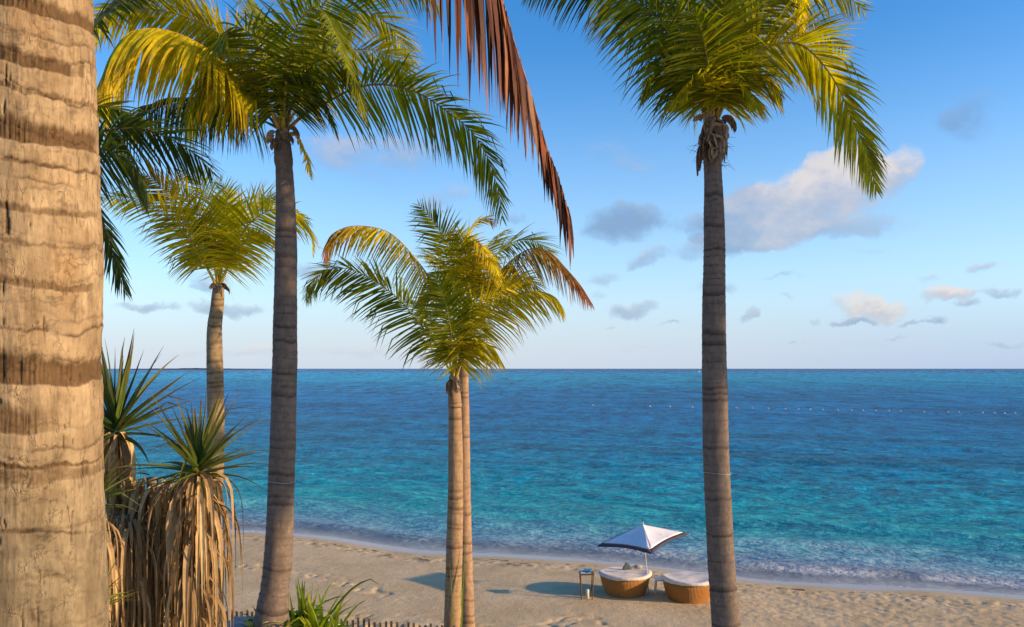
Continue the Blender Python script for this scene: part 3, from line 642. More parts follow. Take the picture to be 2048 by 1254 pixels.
for pts, y0, y1, kw in [
 ([(928,612),(895,585),(865,561),(834,521),(798,480),(767,460),(727,452),(690,455),(657,477),(650,524)], 16.4, 15.4, K(style=K(GOLD, c0=(.25,.24,.012)), L=.78, droop=1.2, endbrown=.35, beta=-10, messy=.15, hang=.5)),
 ([(930,612),(910,540),(890,480),(862,438),(838,410)], 16.4, 15.8, K(style=K(GREEN, c0=(.08,.12,.012)), L=.75, droop=.4, wid=.04)),
 ([(932,612),(940,540),(935,475),(948,448),(972,437),(990,446)], 16.4, 17, K(style=GOLD, L=.6, droop=.9, endbrown=.2)),
 ([(936,612),(962,550),(990,512),(1020,487),(1060,480),(1098,502),(1110,520)], 16.4, 17.2, K(style=GREEN, L=.85, droop=.7, roll=-15)),
 ([(938,614),(985,560),(1030,515),(1065,497),(1100,505),(1135,540),(1162,572),(1184,607)], 16.4, 15.4, K(style=ORANGE, L=.8, droop=1.2, endbrown=.45, hang=.5)),
 ([(930,610),(920,545),(925,490),(948,478),(975,508),(992,540),(1000,570)], 16.4, 15.0, K(style=GOLD, L=.62, droop=1.2)),
 ([(930,610),(905,550),(880,520),(850,515)], 16.4, 17.5, K(style=YGREEN, L=.75, droop=.9)),
 ([(934,610),(935,530),(920,470),(905,455)], 16.4, 15.4, K(style=YGREEN, L=.72, droop=1.1)),
 ([(936,610),(950,540),(985,480),(1010,460)], 16.4, 18, K(style=YGREEN, L=.75, droop=.9)),
 ([(936,612),(975,580),(1020,555),(1060,560),(1085,590)], 16.4, 15.8, K(style=YGREEN, L=.75, droop=1.3)),
 ([(928,612),(895,590),(865,580),(840,600)], 16.4, 16, K(style=GOLD, L=.65, droop=1.4)),
 ([(932,612),(940,560),(960,520),(985,515)], 16.4, 15.2, K(style=GOLD, L=.6, droop=1.3)),
]: pxf(PD, pts, y0, y1, **kw)

# ---- palm E: small palm at left (x ~ 430)
EG = dict(c0=(.40, .42, .006), c1=(.72, .60, .008), tip=(.55, .38, .02), gold=.2, rib=(.62, .46, .05))  # brighter yellow-green, sunlight on this crown put into the leaf colour
YE = 15.0; b = at(412, 1300, YE); zE = float(ground_z(b[0], YE))
PE = thing('coconut_palm', 'slender small palm behind the dry pandanus clump, with a bright yellow-green crown', 'palm tree', (b[0], YE, zE), 'coconut palms on the beach')
trunk_px(PE, [(437, 572, 10), (436, 590, 12), (434, 615, 12.5), (429, 655, 14), (429, 700, 15.5), (431, 800, 16), (432, 900, 16), (427, 1000, 16), (419, 1100, 16.5), (414, 1200, 17), (412, 1260, 19)], YE, 31, zE, 1.4, gap=(.07, .14), bark=K(a=(.26, .195, .12), b=(.36, .275, .17), dk=(.10, .07, .04)))
for pts, y0, y1, kw in [
 ([(434,572),(415,536),(378,467),(345,408),(319,371),(290,349),(250,335)], 15, 14.3, K(style=ORANGE, L=.72, droop=.8, roll=10, wid=.04)),
 ([(434,574),(410,530),(380,480),(345,441),(290,404),(240,394),(202,397)], 15, 13.9, K(style=EG, L=.72, droop=1.1)),
 ([(436,572),(432,500),(422,430),(408,380),(390,352),(355,342)], 15, 14.6, K(style=EG, L=.66, droop=.7)),
 ([(437,570),(445,480),(450,420),(462,380)], 15, 16.2, K(style=GOLD, L=.6, droop=.4, wid=.05)),
 ([(438,572),(451,544),(466,503),(492,456),(521,430),(550,419),(594,430),(620,459),(626,500)], 15, 14.2, K(style=EG, L=.74, droop=1.0, wid=.042, roll=10)),
 ([(438,572),(452,500),(480,440),(510,405),(545,392),(575,410)], 15, 15.6, K(style=YGREEN, L=.66, droop=.6)),
 ([(436,574),(428,510),(405,445),(372,395),(335,365)], 15, 14.2, K(style=EG, L=.62, droop=.7, hang=.1)),
 ([(438,572),(446,505),(455,440),(452,385),(440,360)], 15, 14.4, K(style=EG, L=.55, droop=.6, hang=.08)),
 ([(438,572),(462,520),(492,480),(525,465),(548,480)], 15, 14.3, K(style=EG, L=.6, droop=.9, hang=.3)),
 ([(436,572),(420,500),(395,440),(372,420)], 15, 16, K(style=YGREEN, L=.8, droop=.8)),
]: pxf(PE, pts, y0, y1, **kw)
for (x, y, dx, dz, mt) in [(432,572,-.06,-.08,M_FIBRE2),(443,572,.10,-.16,M_FIBRE),(438,570,.02,-.14,M_FIBRE2)]:
    flap(PE, at(x, y, YE-.1), [(dx*.6, -.02, .01), (dx*.8, 0, dz*.6), (dx*.1, 0, dz*.5)], .10, .5, mt)

# ---- palm G: crown left, its trunk hidden behind the big foreground trunk
YG = 8.0; b = at(95, 1400, YG); zG = float(ground_z(b[0], YG))
PG = thing('coconut_palm', 'coconut palm hidden behind the big foreground trunk, only its dark fronds showing', 'palm tree', (b[0], YG, zG), 'coconut palms on the beach')
trunk_px(PG, [(105, 330, 17), (105, 400, 19), (103, 600, 21), (100, 900, 24), (96, 1260, 28)], YG, 37, zG, 1.4)
for pts, y0, y1, kw in [
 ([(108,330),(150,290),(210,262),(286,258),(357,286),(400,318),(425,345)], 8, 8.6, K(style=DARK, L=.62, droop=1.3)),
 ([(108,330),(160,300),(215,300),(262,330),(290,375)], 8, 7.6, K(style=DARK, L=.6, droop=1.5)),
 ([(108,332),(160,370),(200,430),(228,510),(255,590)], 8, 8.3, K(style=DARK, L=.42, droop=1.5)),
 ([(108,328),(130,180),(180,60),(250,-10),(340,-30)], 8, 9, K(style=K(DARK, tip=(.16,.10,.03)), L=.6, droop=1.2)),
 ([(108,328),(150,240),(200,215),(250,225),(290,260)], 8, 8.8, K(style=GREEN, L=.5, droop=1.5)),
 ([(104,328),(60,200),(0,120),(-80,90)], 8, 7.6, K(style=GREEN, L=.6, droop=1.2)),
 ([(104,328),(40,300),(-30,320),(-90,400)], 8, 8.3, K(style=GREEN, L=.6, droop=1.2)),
]: pxf(PG, pts, y0, y1, **kw)

# ---- foreground palm: huge trunk at the left edge
YF = 2.55
def fgx(px): return (px-1024)/F*YF
PFx, PFz = fgx(52), float(ground_z(fgx(52), YF))
PF = thing('coconut_palm', 'huge close-up palm trunk filling the left edge, pale and cracked with dark fibrous bands', 'palm tree', (PFx, YF, PFz), 'coconut palms on the beach')
def big_trunk():
    zt, z0 = 11.2, PFz-.3
    zz = np.concatenate([np.arange(z0, 6.9, .03), np.arange(6.9, 9.45, .0034), np.arange(9.45, zt, .03)])
    sides = 380; an = np.linspace(0, 2*np.pi, sides, endpoint=False)
    re = np.interp(zz, [4, 6.9, 7.25, 7.6, 8.15, 8.35, 8.6, 8.95, 9.2, 11], [.30, .236, .236, .222, .216, .220, .210, .200, .188, .15])
    cx = np.full_like(zz, PFx); A = an[None]; Z_ = zz[:, None]
    ca, sa = np.cos(A), np.sin(A)
    tilt = .045*np.cos(A+.6)+.03*(fbm(ca*1.2, sa*1.2, Z_*2, 3, 401)-.5)+.018*(fbm(ca*4, sa*4, Z_*7, 3, 402)-.5)
    s = Z_+tilt
    r_ = random.Random(12); lip = np.zeros_like(s); ledge = np.zeros_like(s); tone = np.zeros_like(s); zq = 6.85
    wig = (fbm(ca*3, sa*3, Z_*1.5, 4, 420)-.5)*.05+(fbm(ca*13, sa*13, Z_*6, 3, 421)-.5)*.012
    while zq < 9.5:
        amp_, ph_ = r_.uniform(.01, .055), r_.uniform(0, 6.28); wt = r_.choice([.25, .5, .8, 1.0])
        q = s+wig-(zq+amp_*np.cos(A-ph_)); part = sstep(.30, .55, vn(ca*1.6+zq*9, sa*1.6, 0, 422))
        ledge = np.maximum(ledge, np.exp(-(q/.0045)**2)*wt*(.25+.75*part)*(.5+.8*vn(ca*9, sa*9, Z_*5, 423)))
        lip = lip+wt*.006*part*np.exp(-np.clip(-q, 0, 1)/.018)*(q < 0)
        tone = tone+wt*.3*part*np.exp(-np.clip(q, 0, 1)/.02)*(q > 0)
        zq += r_.uniform(.035, .11)
    fine_ = fbm(ca*16, sa*16, Z_*14, 4, 403)-.5; mid = fbm(ca*3, sa*3, Z_*9, 4, 404)-.5
    # dark fibrous bands (torn leaf base scars) at chosen heights
    bands = [(9.13, .03, 1, 90), (8.965, .026, 1., 38), (8.87, .010, .6, 90), (8.76, .040, 1.1, 62), (8.66, .008, .5, 90), (8.525, .014, .6, 60), (8.42, .007, .4, 90), (8.30, .016, .65, 50), (8.045, .052, 1.15, 180), (7.895, .045, .8, 8), (7.75, .009, .9, 180), (7.725, .026, .5, 70), (7.56, .007, .4, 90), (7.42, .010, .35, 30)]
    bm = np.zeros_like(s); ragn = fbm(ca*14, sa*14, Z_*3, 3, 405)-.5; th = np.degrees(np.angle(np.exp(1j*(an+R(58.7)))))[None]
    for zb, hw, wt, tmax in bands:
        ext = sstep(tmax+22, tmax-12, th+ragn*40) if tmax < 170 else 1.
        hwv = hw*(.75+.5*vn(ca*2+zb, sa*2, 0, 424)); qq = s+wig*.5-zb
        lo = np.clip((qq+hwv)/(.006+.0*qq), 0, 1) ; hi = sstep(hwv*1.0, hwv*.1, qq+ragn*.03)
        bm = np.maximum(bm, wt*ext*lo*hi)
    hair = fbm(ca*70, sa*70, Z_*7, 3, 407)
    disp = lip+fine_*.004+mid*.009-bm*.006+bm*(hair-.5)*.012
    # vertical cracks
    ck = np.abs(fbm(ca*11, sa*11, Z_*2.2, 3, 408)-.5); crack = sstep(.016, .004, ck)*sstep(.56, .64, fbm(ca*4, sa*4, Z_*9, 2, 409))
    disp = disp-crack*.006-ledge*.004
    rr = re[:, None]+disp
    V = np.stack([cx[:, None]+rr*ca, YF+rr*sa, np.broadcast_to(Z_, rr.shape)], -1)
    m1 = np.clip(fbm(ca*5, sa*5, Z_*10, 5, 411)*1.6-.3, 0, 1)[..., None]
    m2 = sstep(.45, .75, fbm(ca*2, sa*2, Z_*3.5, 3, 412))[..., None]
    col = np.array([.26, .185, .105])*(1-m1)+np.array([.44, .335, .205])*m1
    col = col*(1-.45*m2)+np.array([.27, .155, .07])*.45*m2
    tn = np.clip(tone, 0, .6)[..., None]; col = col*(1-tn)+np.array([.17, .10, .05])*tn
    lowg = sstep(8.0, 7.35, Z_)[..., None]*.8; col = col*(1-lowg)+np.array([.19, .16, .105])*(.7+.6*m1)*lowg
    spk = sstep(.64, .78, fbm(ca*22, sa*22, Z_*22, 2, 413))[..., None]*.45; col = col*(1-spk)+np.array([.16, .11, .07])*spk
    bb = (bm*(.45+.75*hair))[..., None]; bb = np.clip(bb*1.35, 0, .92); col = col*(1-bb)+np.array([.115, .068, .032])*bb
    wrk = sstep(.05, .0, np.abs(fbm(ca*4, sa*4, Z_*24+wig*20, 4, 430, .6)-.5))*sstep(.35, .6, fbm(ca*3, sa*3, Z_*6, 2, 431))
    vert = sstep(.04, .0, np.abs(fbm(ca*26, sa*26, Z_*5, 3, 432)-.5))*sstep(.45, .6, fbm(ca*4, sa*4, Z_*8, 2, 433))
    col = col*(1-.38*wrk[..., None])*(1-.30*vert[..., None])
    dk = np.clip(crack*.85+ledge*.75, 0, .9)[..., None]; col = col*(1-dk)+np.array([.05, .028, .016])*dk
    quads_mesh('trunk', V.reshape(-1, 3), grid_faces(len(zz), sides, True), M_BIGTRUNK, PF, True, col.reshape(-1, 3))
big_trunk()
cb = np.array([PFx, YF, 11.1])
# dead rust-brown frond arching over the view, then the rest of the crown above the frame
bp_ = [cb, cb+[.35, .25, .45], (-.85, 3.2, 11.25)] + [at(px, py, Y) for px, py, Y in [(800,-420,3.8),(890,-280,3.9),(955,-140,4.05),(992,-40,4.2),(1030,90,4.3),(1062,190,4.35),(1090,285,4.4),(1115,350,4.4),(1128,395,4.4),(1136,418,4.4)]]
frond(PF, bp_, style=BROWN, L=1.0, n=105, a0=28, a1=7, beta=-20, roll=-26, hang=.5, droop=5.0, wid=.044, t0=.22, messy=.38, rib_r=.014, dryness=1,
      profile=([0, .2, .4, .55, .72, .85, .93, 1], [.2, .6, 1, 1, .62, .36, .30, .30]))
bp2 = [cb, cb+[.4, .5, .5], (-.35, 3.9, 11.45)] + [at(px, py, Y) for px, py, Y in [(880,-330,4.6),(960,-190,5.0),(1040,-110,5.2),(1100,-80,5.4)]]
frond(PF, bp2, style=BROWN, L=.62, a0=30, a1=14, beta=-10, droop=2.2, wid=.032, t0=.3, messy=.2, dryness=1)
bp3 = [cb, cb+[.3, .2, .5], (-.95, 3.0, 11.5), at(800,-560,3.6), at(840,-380,3.9), at(868,-240,4.1), at(885,-120,4.2)]
frond(PF, bp3, style=BROWN, L=.60, a0=24, a1=14, beta=-8, droop=2.2, wid=.030, t0=.3, messy=.2, dryness=1)
for azd, eld, ln_, bd in [(200,55,3.2,90),(250,50,3.2,90),(290,45,3.0,80),(150,50,3.2,90),(330,70,2.6,50),(100,68,2.6,50),(20,80,2.4,30),(225,20,3,80),(175,25,3,80)]:
    arcf(PF, cb, azd, eld, ln_, bd, style=GREEN, L=.7, droop=1.1)

# ---- palm H: just outside the frame on the right; its crown shades the two tall trunks
hx, hy = 11.0, 8.27
for hk, (ox, oy, cz, lab) in enumerate([(0, 0, 11.3, 'lower coconut palm standing just beyond the right edge of the view'), (1.6, -.46, 12.9, 'higher coconut palm standing just beyond the right edge of the view')]):
    zH = float(ground_z(hx+ox, hy+oy)); PH = thing('coconut_palm', lab, 'palm tree', (hx+ox, hy+oy, zH), 'coconut palms on the beach')
    trunk(PH, [(hx+ox, hy+oy, zH-.2), (hx+ox+.1, hy+oy, 7), (hx+ox+.2, hy+oy, cz)], [.24, .17, .14], 41+hk)
    for i in range(24):
        arcf(PH, (hx+ox+.2, hy+oy, cz), i*137.5 % 360, 66-i*3.6, 2.3, 80-i*1.2, style=GREEN, L=.75, droop=1.6, wid=.12)

# ------------------------------------------------------------------ pandanus clump
M_PAND = leaf_mat('pandanus_leaf', .22, .4, .4)
def straps(P0, D0, ln, wid, droop, c0, c1, tip, K=6, fold=.35, kinkp=.15, mat_=None, name='leaves', parent=None, taper=None, gmax=4.):
    n = len(P0); pos = np.array(P0, float); dr = nrm(np.array(D0, float)); rows = []; wv = taper or [.9, 1, .9, .72, .5, .28, .03]
    up = np.array([0, 0, 1.]); W = nrm(np.cross(dr, up+rng.normal(0, .25, dr.shape)))
    kink = (rng.random(n) < kinkp)[:, None]; kat = rng.integers(2, K-1, n)[:, None]
    ln = np.asarray(ln)[:, None]; dp = (np.asarray(droop)*np.ones(n))[:, None]
    for k_ in range(K+1):
        W = nrm(W-(W*dr).sum(1, keepdims=True)*dr); B = np.cross(W, dr); hw = .5*wid*wv[k_]*np.ones((n, 1))
        rows.append(np.stack([pos-W*hw+B*hw*fold, pos-B*hw*fold, pos+W*hw+B*hw*fold], 1))
        pos = pos+dr*ln/K
        dr = nrm(dr+np.array([0, 0, -1.])*(dp*(.3+k_*.35)+np.where(kink & (kat == k_), 2.5, 0))*.3+rng.normal(0, .035, dr.shape))
    V = np.stack(rows, 1); base = (np.arange(n)*(K+1)*3)[:, None, None, None]
    q = np.array([[0, 1, 4, 3], [1, 2, 5, 4]])[None, None]; rr = (np.arange(K)*3)[None, :, None, None]
    Fq = (base+rr+q).reshape(-1, 4)
    mx = rng.random((n, 1)); c = (np.array(c0)*(1-mx)+np.array(c1)*mx)*rng.uniform(.7, 1.25, (n, 1))
    tt = (np.linspace(0, 1, K+1)**2.2)[None, :, None]*(.3+.7*rng.random((n, 1, 1)))
    cc = np.repeat((c[:, None]*(1-tt)+np.array(tip)*tt)[:, :, None], 3, 2).reshape(-1, 3)
    return quads_mesh(name, V.reshape(-1, 3), Fq, mat_, parent, False, cc)
def rand_dirs(n, emin, emax, azc=0, azr=180):
    a = np.radians(azc+rng.uniform(-azr, azr, n)); e = np.radians(rng.uniform(emin, emax, n))
    return np.stack([np.sin(a)*np.cos(e), np.cos(a)*np.cos(e), np.sin(e)], -1)
def pandanus(c, zb, label, nleaf=60, L=.75, skirt=160, skL=(.5, 1.2), skr=.11, group='pandanus plants in the dry clump', stem_r=.07, tilt=(0, 0), emax=88, skdrop=(0, .5), wid=.05, green=((.045, .09, .02), (.10, .15, .025))):
    root = thing('pandanus_plant', label, 'plant', (c[0]+tilt[0], c[1]+tilt[1], zb), group)
    h = c[2]-zb; mb = MB(); pts = [(c[0]+tilt[0]*(1-q)**1.5, c[1]+tilt[1]*(1-q)**1.5, zb-.1+(h+.1)*q) for q in np.linspace(0, 1, 14)]
    mb.tube(pts, [stem_r*(1.2-.3*q)+random.uniform(-.008, .008) for q in np.linspace(0, 1, 14)], 12)
    mb.build('stem', simple('pandanus_stem', (.20, .15, .10), .9, 18, .4, .6, .1), root, True)
    nleaf = max(nleaf, 1)
    D_ = rand_dirs(nleaf, -8, emax); ln_ = L*rng.uniform(.75, 1.1, nleaf)*np.where(D_[:, 2] < .1, .85, 1)
    P_ = np.array(c)+D_*.03+np.c_[np.zeros(nleaf), np.zeros(nleaf), D_[:, 2]*.08]
    straps(P_, D_, ln_, wid, .12+.5*np.clip(.5-D_[:, 2], 0, 1), green[0], green[1], (.20, .09, .04), kinkp=.10, mat_=M_PAND, name='green_leaves', parent=root)
    if skirt:
        a = rng.uniform(0, 2*np.pi, skirt); dz = skdrop[0]+(skdrop[1]-skdrop[0])*rng.random(skirt)**1.6
        P_ = np.stack([c[0]+np.cos(a)*skr*rng.uniform(.3, 1, skirt)+tilt[0]*np.clip(dz/h, 0, 1)*.8, c[1]+np.sin(a)*skr*rng.uniform(.3, 1, skirt)+tilt[1]*np.clip(dz/h, 0, 1)*.8, c[2]+.03-dz], -1)
        D_ = np.stack([np.cos(a)*rng.uniform(.05, .5, skirt), np.sin(a)*rng.uniform(.05, .8, skirt), rng.uniform(-2.2, -.12, skirt)], -1)
        rad_ = np.hypot(P_[:, 0]-c[0], P_[:, 1]-c[1]); P_[:, 2] -= np.clip(rad_-.10, 0, 1)*rng.uniform(.4, 2.2, skirt)
        loose = rng.random(skirt) < .22; D_[loose] = np.stack([np.cos(a), np.sin(a), rng.uniform(-.6, .15, skirt)], -1)[loose]*1.0
        D_[:, 0] -= .25*loose
        straps(P_, D_, rng.uniform(*skL, skirt), wid*rng.uniform(.25, 1.1, (skirt, 1))*(.055/wid)**.5, 3.2+3.5*rng.random(skirt), (.15, .085, .035), (.62, .44, .22), (.34, .24, .13), K=8, kinkp=.5, mat_=M_DRY, name='dead_leaves', parent=root,
               taper=[.8, 1, 1, .9, .8, .66, .5, .3, .05], fold=.25)
    return root
gz = lambda p: float(ground_z(p[0], p[1]))
c1 = at(232, 868, 8.6); pandanus(c1, gz(c1), 'tall dark green pandanus head beside the big foreground trunk', 62, .98, 130, (.4, .9), wid=.065, skdrop=(0, .9), tilt=(-.25, .1))
c2 = at(396, 948, 8.1); pandanus(c2, gz(c2), 'pandanus with a spiky green head over a long curtain of pale dead leaves', 62, .84, 560, (.35, 1.3), skdrop=(0, 1.6), wid=.055, tilt=(-.30, .1), green=((.06, .11, .02), (.15, .19, .03)))
c3 = at(188, 1010, 7.6); pandanus(c3, gz(c3), 'low pandanus whose leaf tips poke out from behind the foreground trunk', 45, .50, 60, (.5, .9), wid=.04, skdrop=(.1, .8))
c4 = at(305, 955, 8.7); pandanus(c4, gz(c4), 'dried-out pandanus stem buried in brown hanging leaves between the two green heads', 1, .2, 750, (.35, 1.2), skr=.30, skdrop=(.0, 1.7), wid=.045, emax=20)
c5 = at(180, 1225, 7.0); pandanus(c5, gz(c5), 'young green pandanus at the bottom edge beside the foreground trunk', 34, .50, 0, wid=.032, emax=50, green=((.10, .15, .02), (.20, .22, .03)))
c6 = at(245, 1030, 8.3); pandanus(c6, gz(c6), 'shorter dead pandanus stem with grey tangled leaves near the foreground trunk', 1, .2, 520, (.35, 1.0), skr=.26, skdrop=(.0, 1.3), wid=.04, emax=10)

# ------------------------------------------------------------------ strap-leaved plant right of palm A
c = at(618, 1272, 12.3); c[2] = float(ground_z(c[0], c[1])); root = thing('strap_leaf_plant', 'bright green strap-leaved plant growing beside the tall shaded trunk', 'plant', tuple(c))
n = 85; D_ = rand_dirs(n, 52, 88); P_ = np.array([c[0], c[1], c[2]])+np.c_[rng.normal(0, .16, n), rng.normal(0, .10, n), np.zeros(n)]
straps(P_, D_, rng.uniform(.75, 1.32, n), .08, .38, (.18, .28, .01), (.50, .55, .02), (.36, .36, .04), K=7, kinkp=.35, mat_=leaf_mat('strap_leaf', .5), name='leaves', parent=root, taper=[.6, 1, 1, 1, .9, .7, .45, .06])
# tall single blade bending over
straps([at(640, 1262, 12.2)], [(.62, .1, .95)], [1.25], .06, .35, (.12, .18, .02), (.14, .2, .02), (.42, .34, .04), K=8, kinkp=1, mat_=M_LEAF, name='bent_leaf', parent=root, taper=[.7, 1, 1, 1, 1, .9, .8, .6, .1])
# creeper round the trunk foot
cr = at(548, 1250, 11.6); croot = thing('creeper', 'dark green creeper leaves around the foot of the tall shaded trunk', 'plant', (cr[0], cr[1], gz(cr)))
n = 150; a = rng.uniform(0, 2*np.pi, n); P_ = np.stack([b0 for b0 in (at(546, 1250, 12)[0]+np.cos(a)*(.32+rng.random(n)*.08), 12+np.sin(a)*(.32+rng.random(n)*.08), rng.uniform(3.5, 4.22, n))], -1)
straps(P_, np.stack([np.cos(a)*.6, np.sin(a)*.6, rng.uniform(-.2, 1, n)], -1), rng.uniform(.12, .24, n), .06, .6, (.04, .09, .015), (.10, .17, .02), (.12, .12, .02), mat_=M_LEAF, name='leaves', parent=croot)
mb = MB(); mb.tube([(at(546, 1250, 12)[0]+.33*math.cos(q), 12+.33*math.sin(q), 3.6+.06*q) for q in np.linspace(0, 9, 50)], .012, 6); mb.build('vine', simple('vine_stem', (.10, .10, .04), .8), croot, True)
# green shoot between the twin trunks
c = at(921, 1260, 14.7); root = thing('green_shoot', 'thin pale green shoot standing between the two middle trunks', 'plant', (c[0], c[1], gz(c)))
n = 3; straps(np.array([[c[0], c[1], gz(c)]]*n)+rng.normal(0, .03, (n, 3))*[1, 1, 0], rand_dirs(n, 82, 90), rng.uniform(1.3, 2.05, n), .05, .02, (.14, .2, .03), (.2, .26, .04), (.3, .3, .08), mat_=M_LEAF, name='leaves', parent=root)

# ------------------------------------------------------------------ dune fence
M_PICKET = simple('weathered_picket', (.16, .115, .08), .9, 30, .35, .4, .1, stretch=(1, 1, .1))
f0 = np.array([-7.4, 14.55]); f1 = np.array([0.4, 12.75]); nP = 82
fr = thing('picket_fence', 'low weathered picket fence at the foot of the tall shaded trunk', 'fence', (float(f0[0]), float(f0[1]), float(ground_z(f0[0], f0[1]))))
for i in range(nP):
    q = i/(nP-1); p = f0+(f1-f0)*q; zt = 3.78+random.uniform(-.03, .03); zb = float(ground_z(p[0], p[1]))-.1
    mb = MB(); mb.box((p[0], p[1], (zt+zb)/2), (.04, .014, zt-zb), Matrix.Rotation(random.uniform(-.03, .03), 3, 'Y'))
    mb.build('picket', M_PICKET, fr)
mb = MB()
for hz in (.18, .55):
    mb.tube([(*(f0+(f1-f0)*q), 3.78-hz+.01*math.sin(q*160)) for q in np.linspace(0, 1, 160)], .005, 5)
mb.build('wire', M_WIRE, fr)

# ------------------------------------------------------------------ wooden deck beside the trunk, boulder
M_DECK = simple('weathered_deck', (.30, .27, .25), .85, 25, .25, .3, .2, stretch=(.2, 1, 1))
dk = thing('wooden_deck', 'small grey weathered wooden deck in front of the fence, left of the tall trunk', 'deck', (-4.5, 12.9, 3.4))
pA, pB = at(468, 1233, 13.1), at(520, 1231, 13.1)
zt = float(pA[2]); x0 = float(pA[0]); x1 = float(pB[0])+.35
for i in range(9):
    yb = 13.06-i*.105; mb = MB(); mb.box(((x0+x1)/2+.0, yb, zt-.015), (x1-x0-.0, .098, .03)); mb.build('board', M_DECK, dk)
for xx in (x0+.05, x1-.05):
    mb = MB(); mb.box((xx, 12.62, zt-.08), (.05, .92, .095)); mb.build('beam', M_DECK, dk)
    for yy in (12.25, 13.0):
        mb = MB(); mb.box((xx, yy, (zt-.13+3.3)/2), (.08, .08, zt-.13-3.3)); mb.build('post', M_DECK, dk)

# ------------------------------------------------------------------ beach furniture
m, t, b = mat('wicker')
tcn = t.new('ShaderNodeTexCoord'); uvv = tcn.outputs['Object']
sp = t.new('ShaderNodeSeparateXYZ'); t.put(sp.inputs[0], uvv)
ang = t.math('ARCTAN2', sp.outputs[1], sp.outputs[0])
wv1 = t.math('SINE', t.math('MULTIPLY', ang, 110.)); wv2 = t.math('SINE', t.math('MULTIPLY', sp.outputs[2], 190.))
wv = t.math('MULTIPLY', wv1, wv2); nz = t.noise(uvv, 12, 4, .6)
c = t.mix(t.smooth(wv1, -1.6, 1.4), (.25, .095, .012, 1), (.62, .25, .03, 1)); c = t.mix(t.math('MULTIPLY', t.smooth(nz, .4, .7), .35), c, (.34, .17, .05, 1))
t.put(b.inputs['Base Color'], c); b.inputs['Roughness'].default_value = .6
bp = t.new('ShaderNodeBump'); bp.inputs['Strength'].default_value = .7; bp.inputs['Distance'].default_value = .02; t.put(bp.inputs['Height'], t.math('ADD', wv, wv1)); t.put(b.inputs['Normal'], bp.outputs[0])
M_WICK = m
M_CLOTH = simple('white_cover_cloth', (.66, .60, .54), .9, 9, .10, .35, .1, dist=.03)
def daybed(px, py, rt, label, seed):
    zg = .56; Yd = (CAMZ-zg)*F/(py-HOR)+rt*.8; x = (px-1024)/F*Yd; zg = float(ground_z(x, Yd))
    root = thing('round_daybed', label, 'daybed', (x, Yd, zg-.03), 'round wicker daybeds')
    rb = rt*.74; mb = MB(); ns = 96
    mb.lathe((x, Yd, zg-.06), [(0, 0), (rb, 0), (rb*1.03, .06), (rt*.88, .30), (rt*.94, .52), (rt*.99, .72), (rt*.93, .73), (0, .70)], ns, lambda r, z, a: (r, z-(.07*max(0, math.sin(a))*z/.72)))
    mb.build('wicker_base', M_WICK, root, True)
    rn = random.Random(seed); ph_ = [rn.uniform(0, 6) for _ in range(6)]
    def fn(r, z, a):
        e = r/rt; tl = -.07*max(0, math.sin(a))*e; wob = .009*math.sin(a*7+ph_[0])+.008*math.sin(a*13+ph_[1])+.008*math.sin(a*29+ph_[2])
        dip = .012*math.sin(a*2+ph_[3])+.008*math.sin(a*5+ph_[4])
        if z < .68: return r+wob*.8, z+.5*dip+wob*.7+tl
        return r+wob*.4*e, z+tl+dip*e*.6+e*.018*math.sin(a*3+r*7+ph_[5])*(1 if e < .95 else 0)
    mb = MB(); prof = [(rt*1.01, .665), (rt*1.035, .68), (rt*1.045, .72), (rt*1.035, .755), (rt*1.0, .775), (rt*.93, .78), (rt*.84, .77), (rt*.76, .76), (rt*.5, .765), (rt*.25, .77), (.001, .77)]
    mb.lathe((x, Yd, zg-.04), prof, ns, fn)
    o = mb.build('cushion_cover', M_CLOTH, root, True)
    return root, x, Yd, zg
_, dx1, dy1, dz1 = daybed(1250, 1197, .85, 'round wicker daybed under the parasol pole with a bag on its cover', 1)
_, dx2, dy2, dz2 = daybed(1377, 1208, .85, 'round wicker daybed nearest the tall right palm, its white cover pulled flat', 2)
# bag on the left daybed
bx, by, bz = dx1+.12, dy1+.35, dz1+.71
bgm = simple('canvas_bag', (.12, .13, .12), .8, 20, .3, .3); root = thing('beach_bag', 'small dark bag lying on the cover of the left daybed', 'bag', (bx, by, bz))
mb = MB(); V = [(-.16,-.09,0),(.16,-.09,0),(.16,.09,0),(-.16,.09,0),(-.10,-.05,.12),(.09,-.05,.14),(.09,.04,.14),(-.10,.04,.12),(-.05,-.01,.24),(.0,-.01,.25)]
mb.V = [(bx+a, by+b_, bz+c_) for a, b_, c_ in V]; mb.F = [(0,3,2,1),(0,1,5,4),(1,2,6,5),(2,3,7,6),(3,0,4,7),(4,5,9,8),(5,6,9),(6,7,8,9),(7,4,8)]
o = mb.build('body', bgm, root); md = o.modifiers.new('s', 'BEVEL'); md.width = .02; md.segments = 3
mb = MB(); mb.tube([(bx+.12+.16*math.sin(q)+.1*q/3, by-.02, bz+.04+.10*math.sin(q)) for q in np.linspace(0, math.pi, 14)], .014, 6); mb.build('strap', bgm, root, True)
root = thing('towel', 'rolled towel lying behind the bag on the left daybed', 'towel', (bx+.38, by+.05, bz))
mb = MB(); mb.tube([(bx+.26, by+.05, bz+.06), (bx+.38, by+.04, bz+.065), (bx+.52, by+.02, bz+.06)], [.055, .06, .05], 12); mb.build('roll', simple('beige_towel', (.45, .36, .28), .95, 30, .2, .4), root, True)

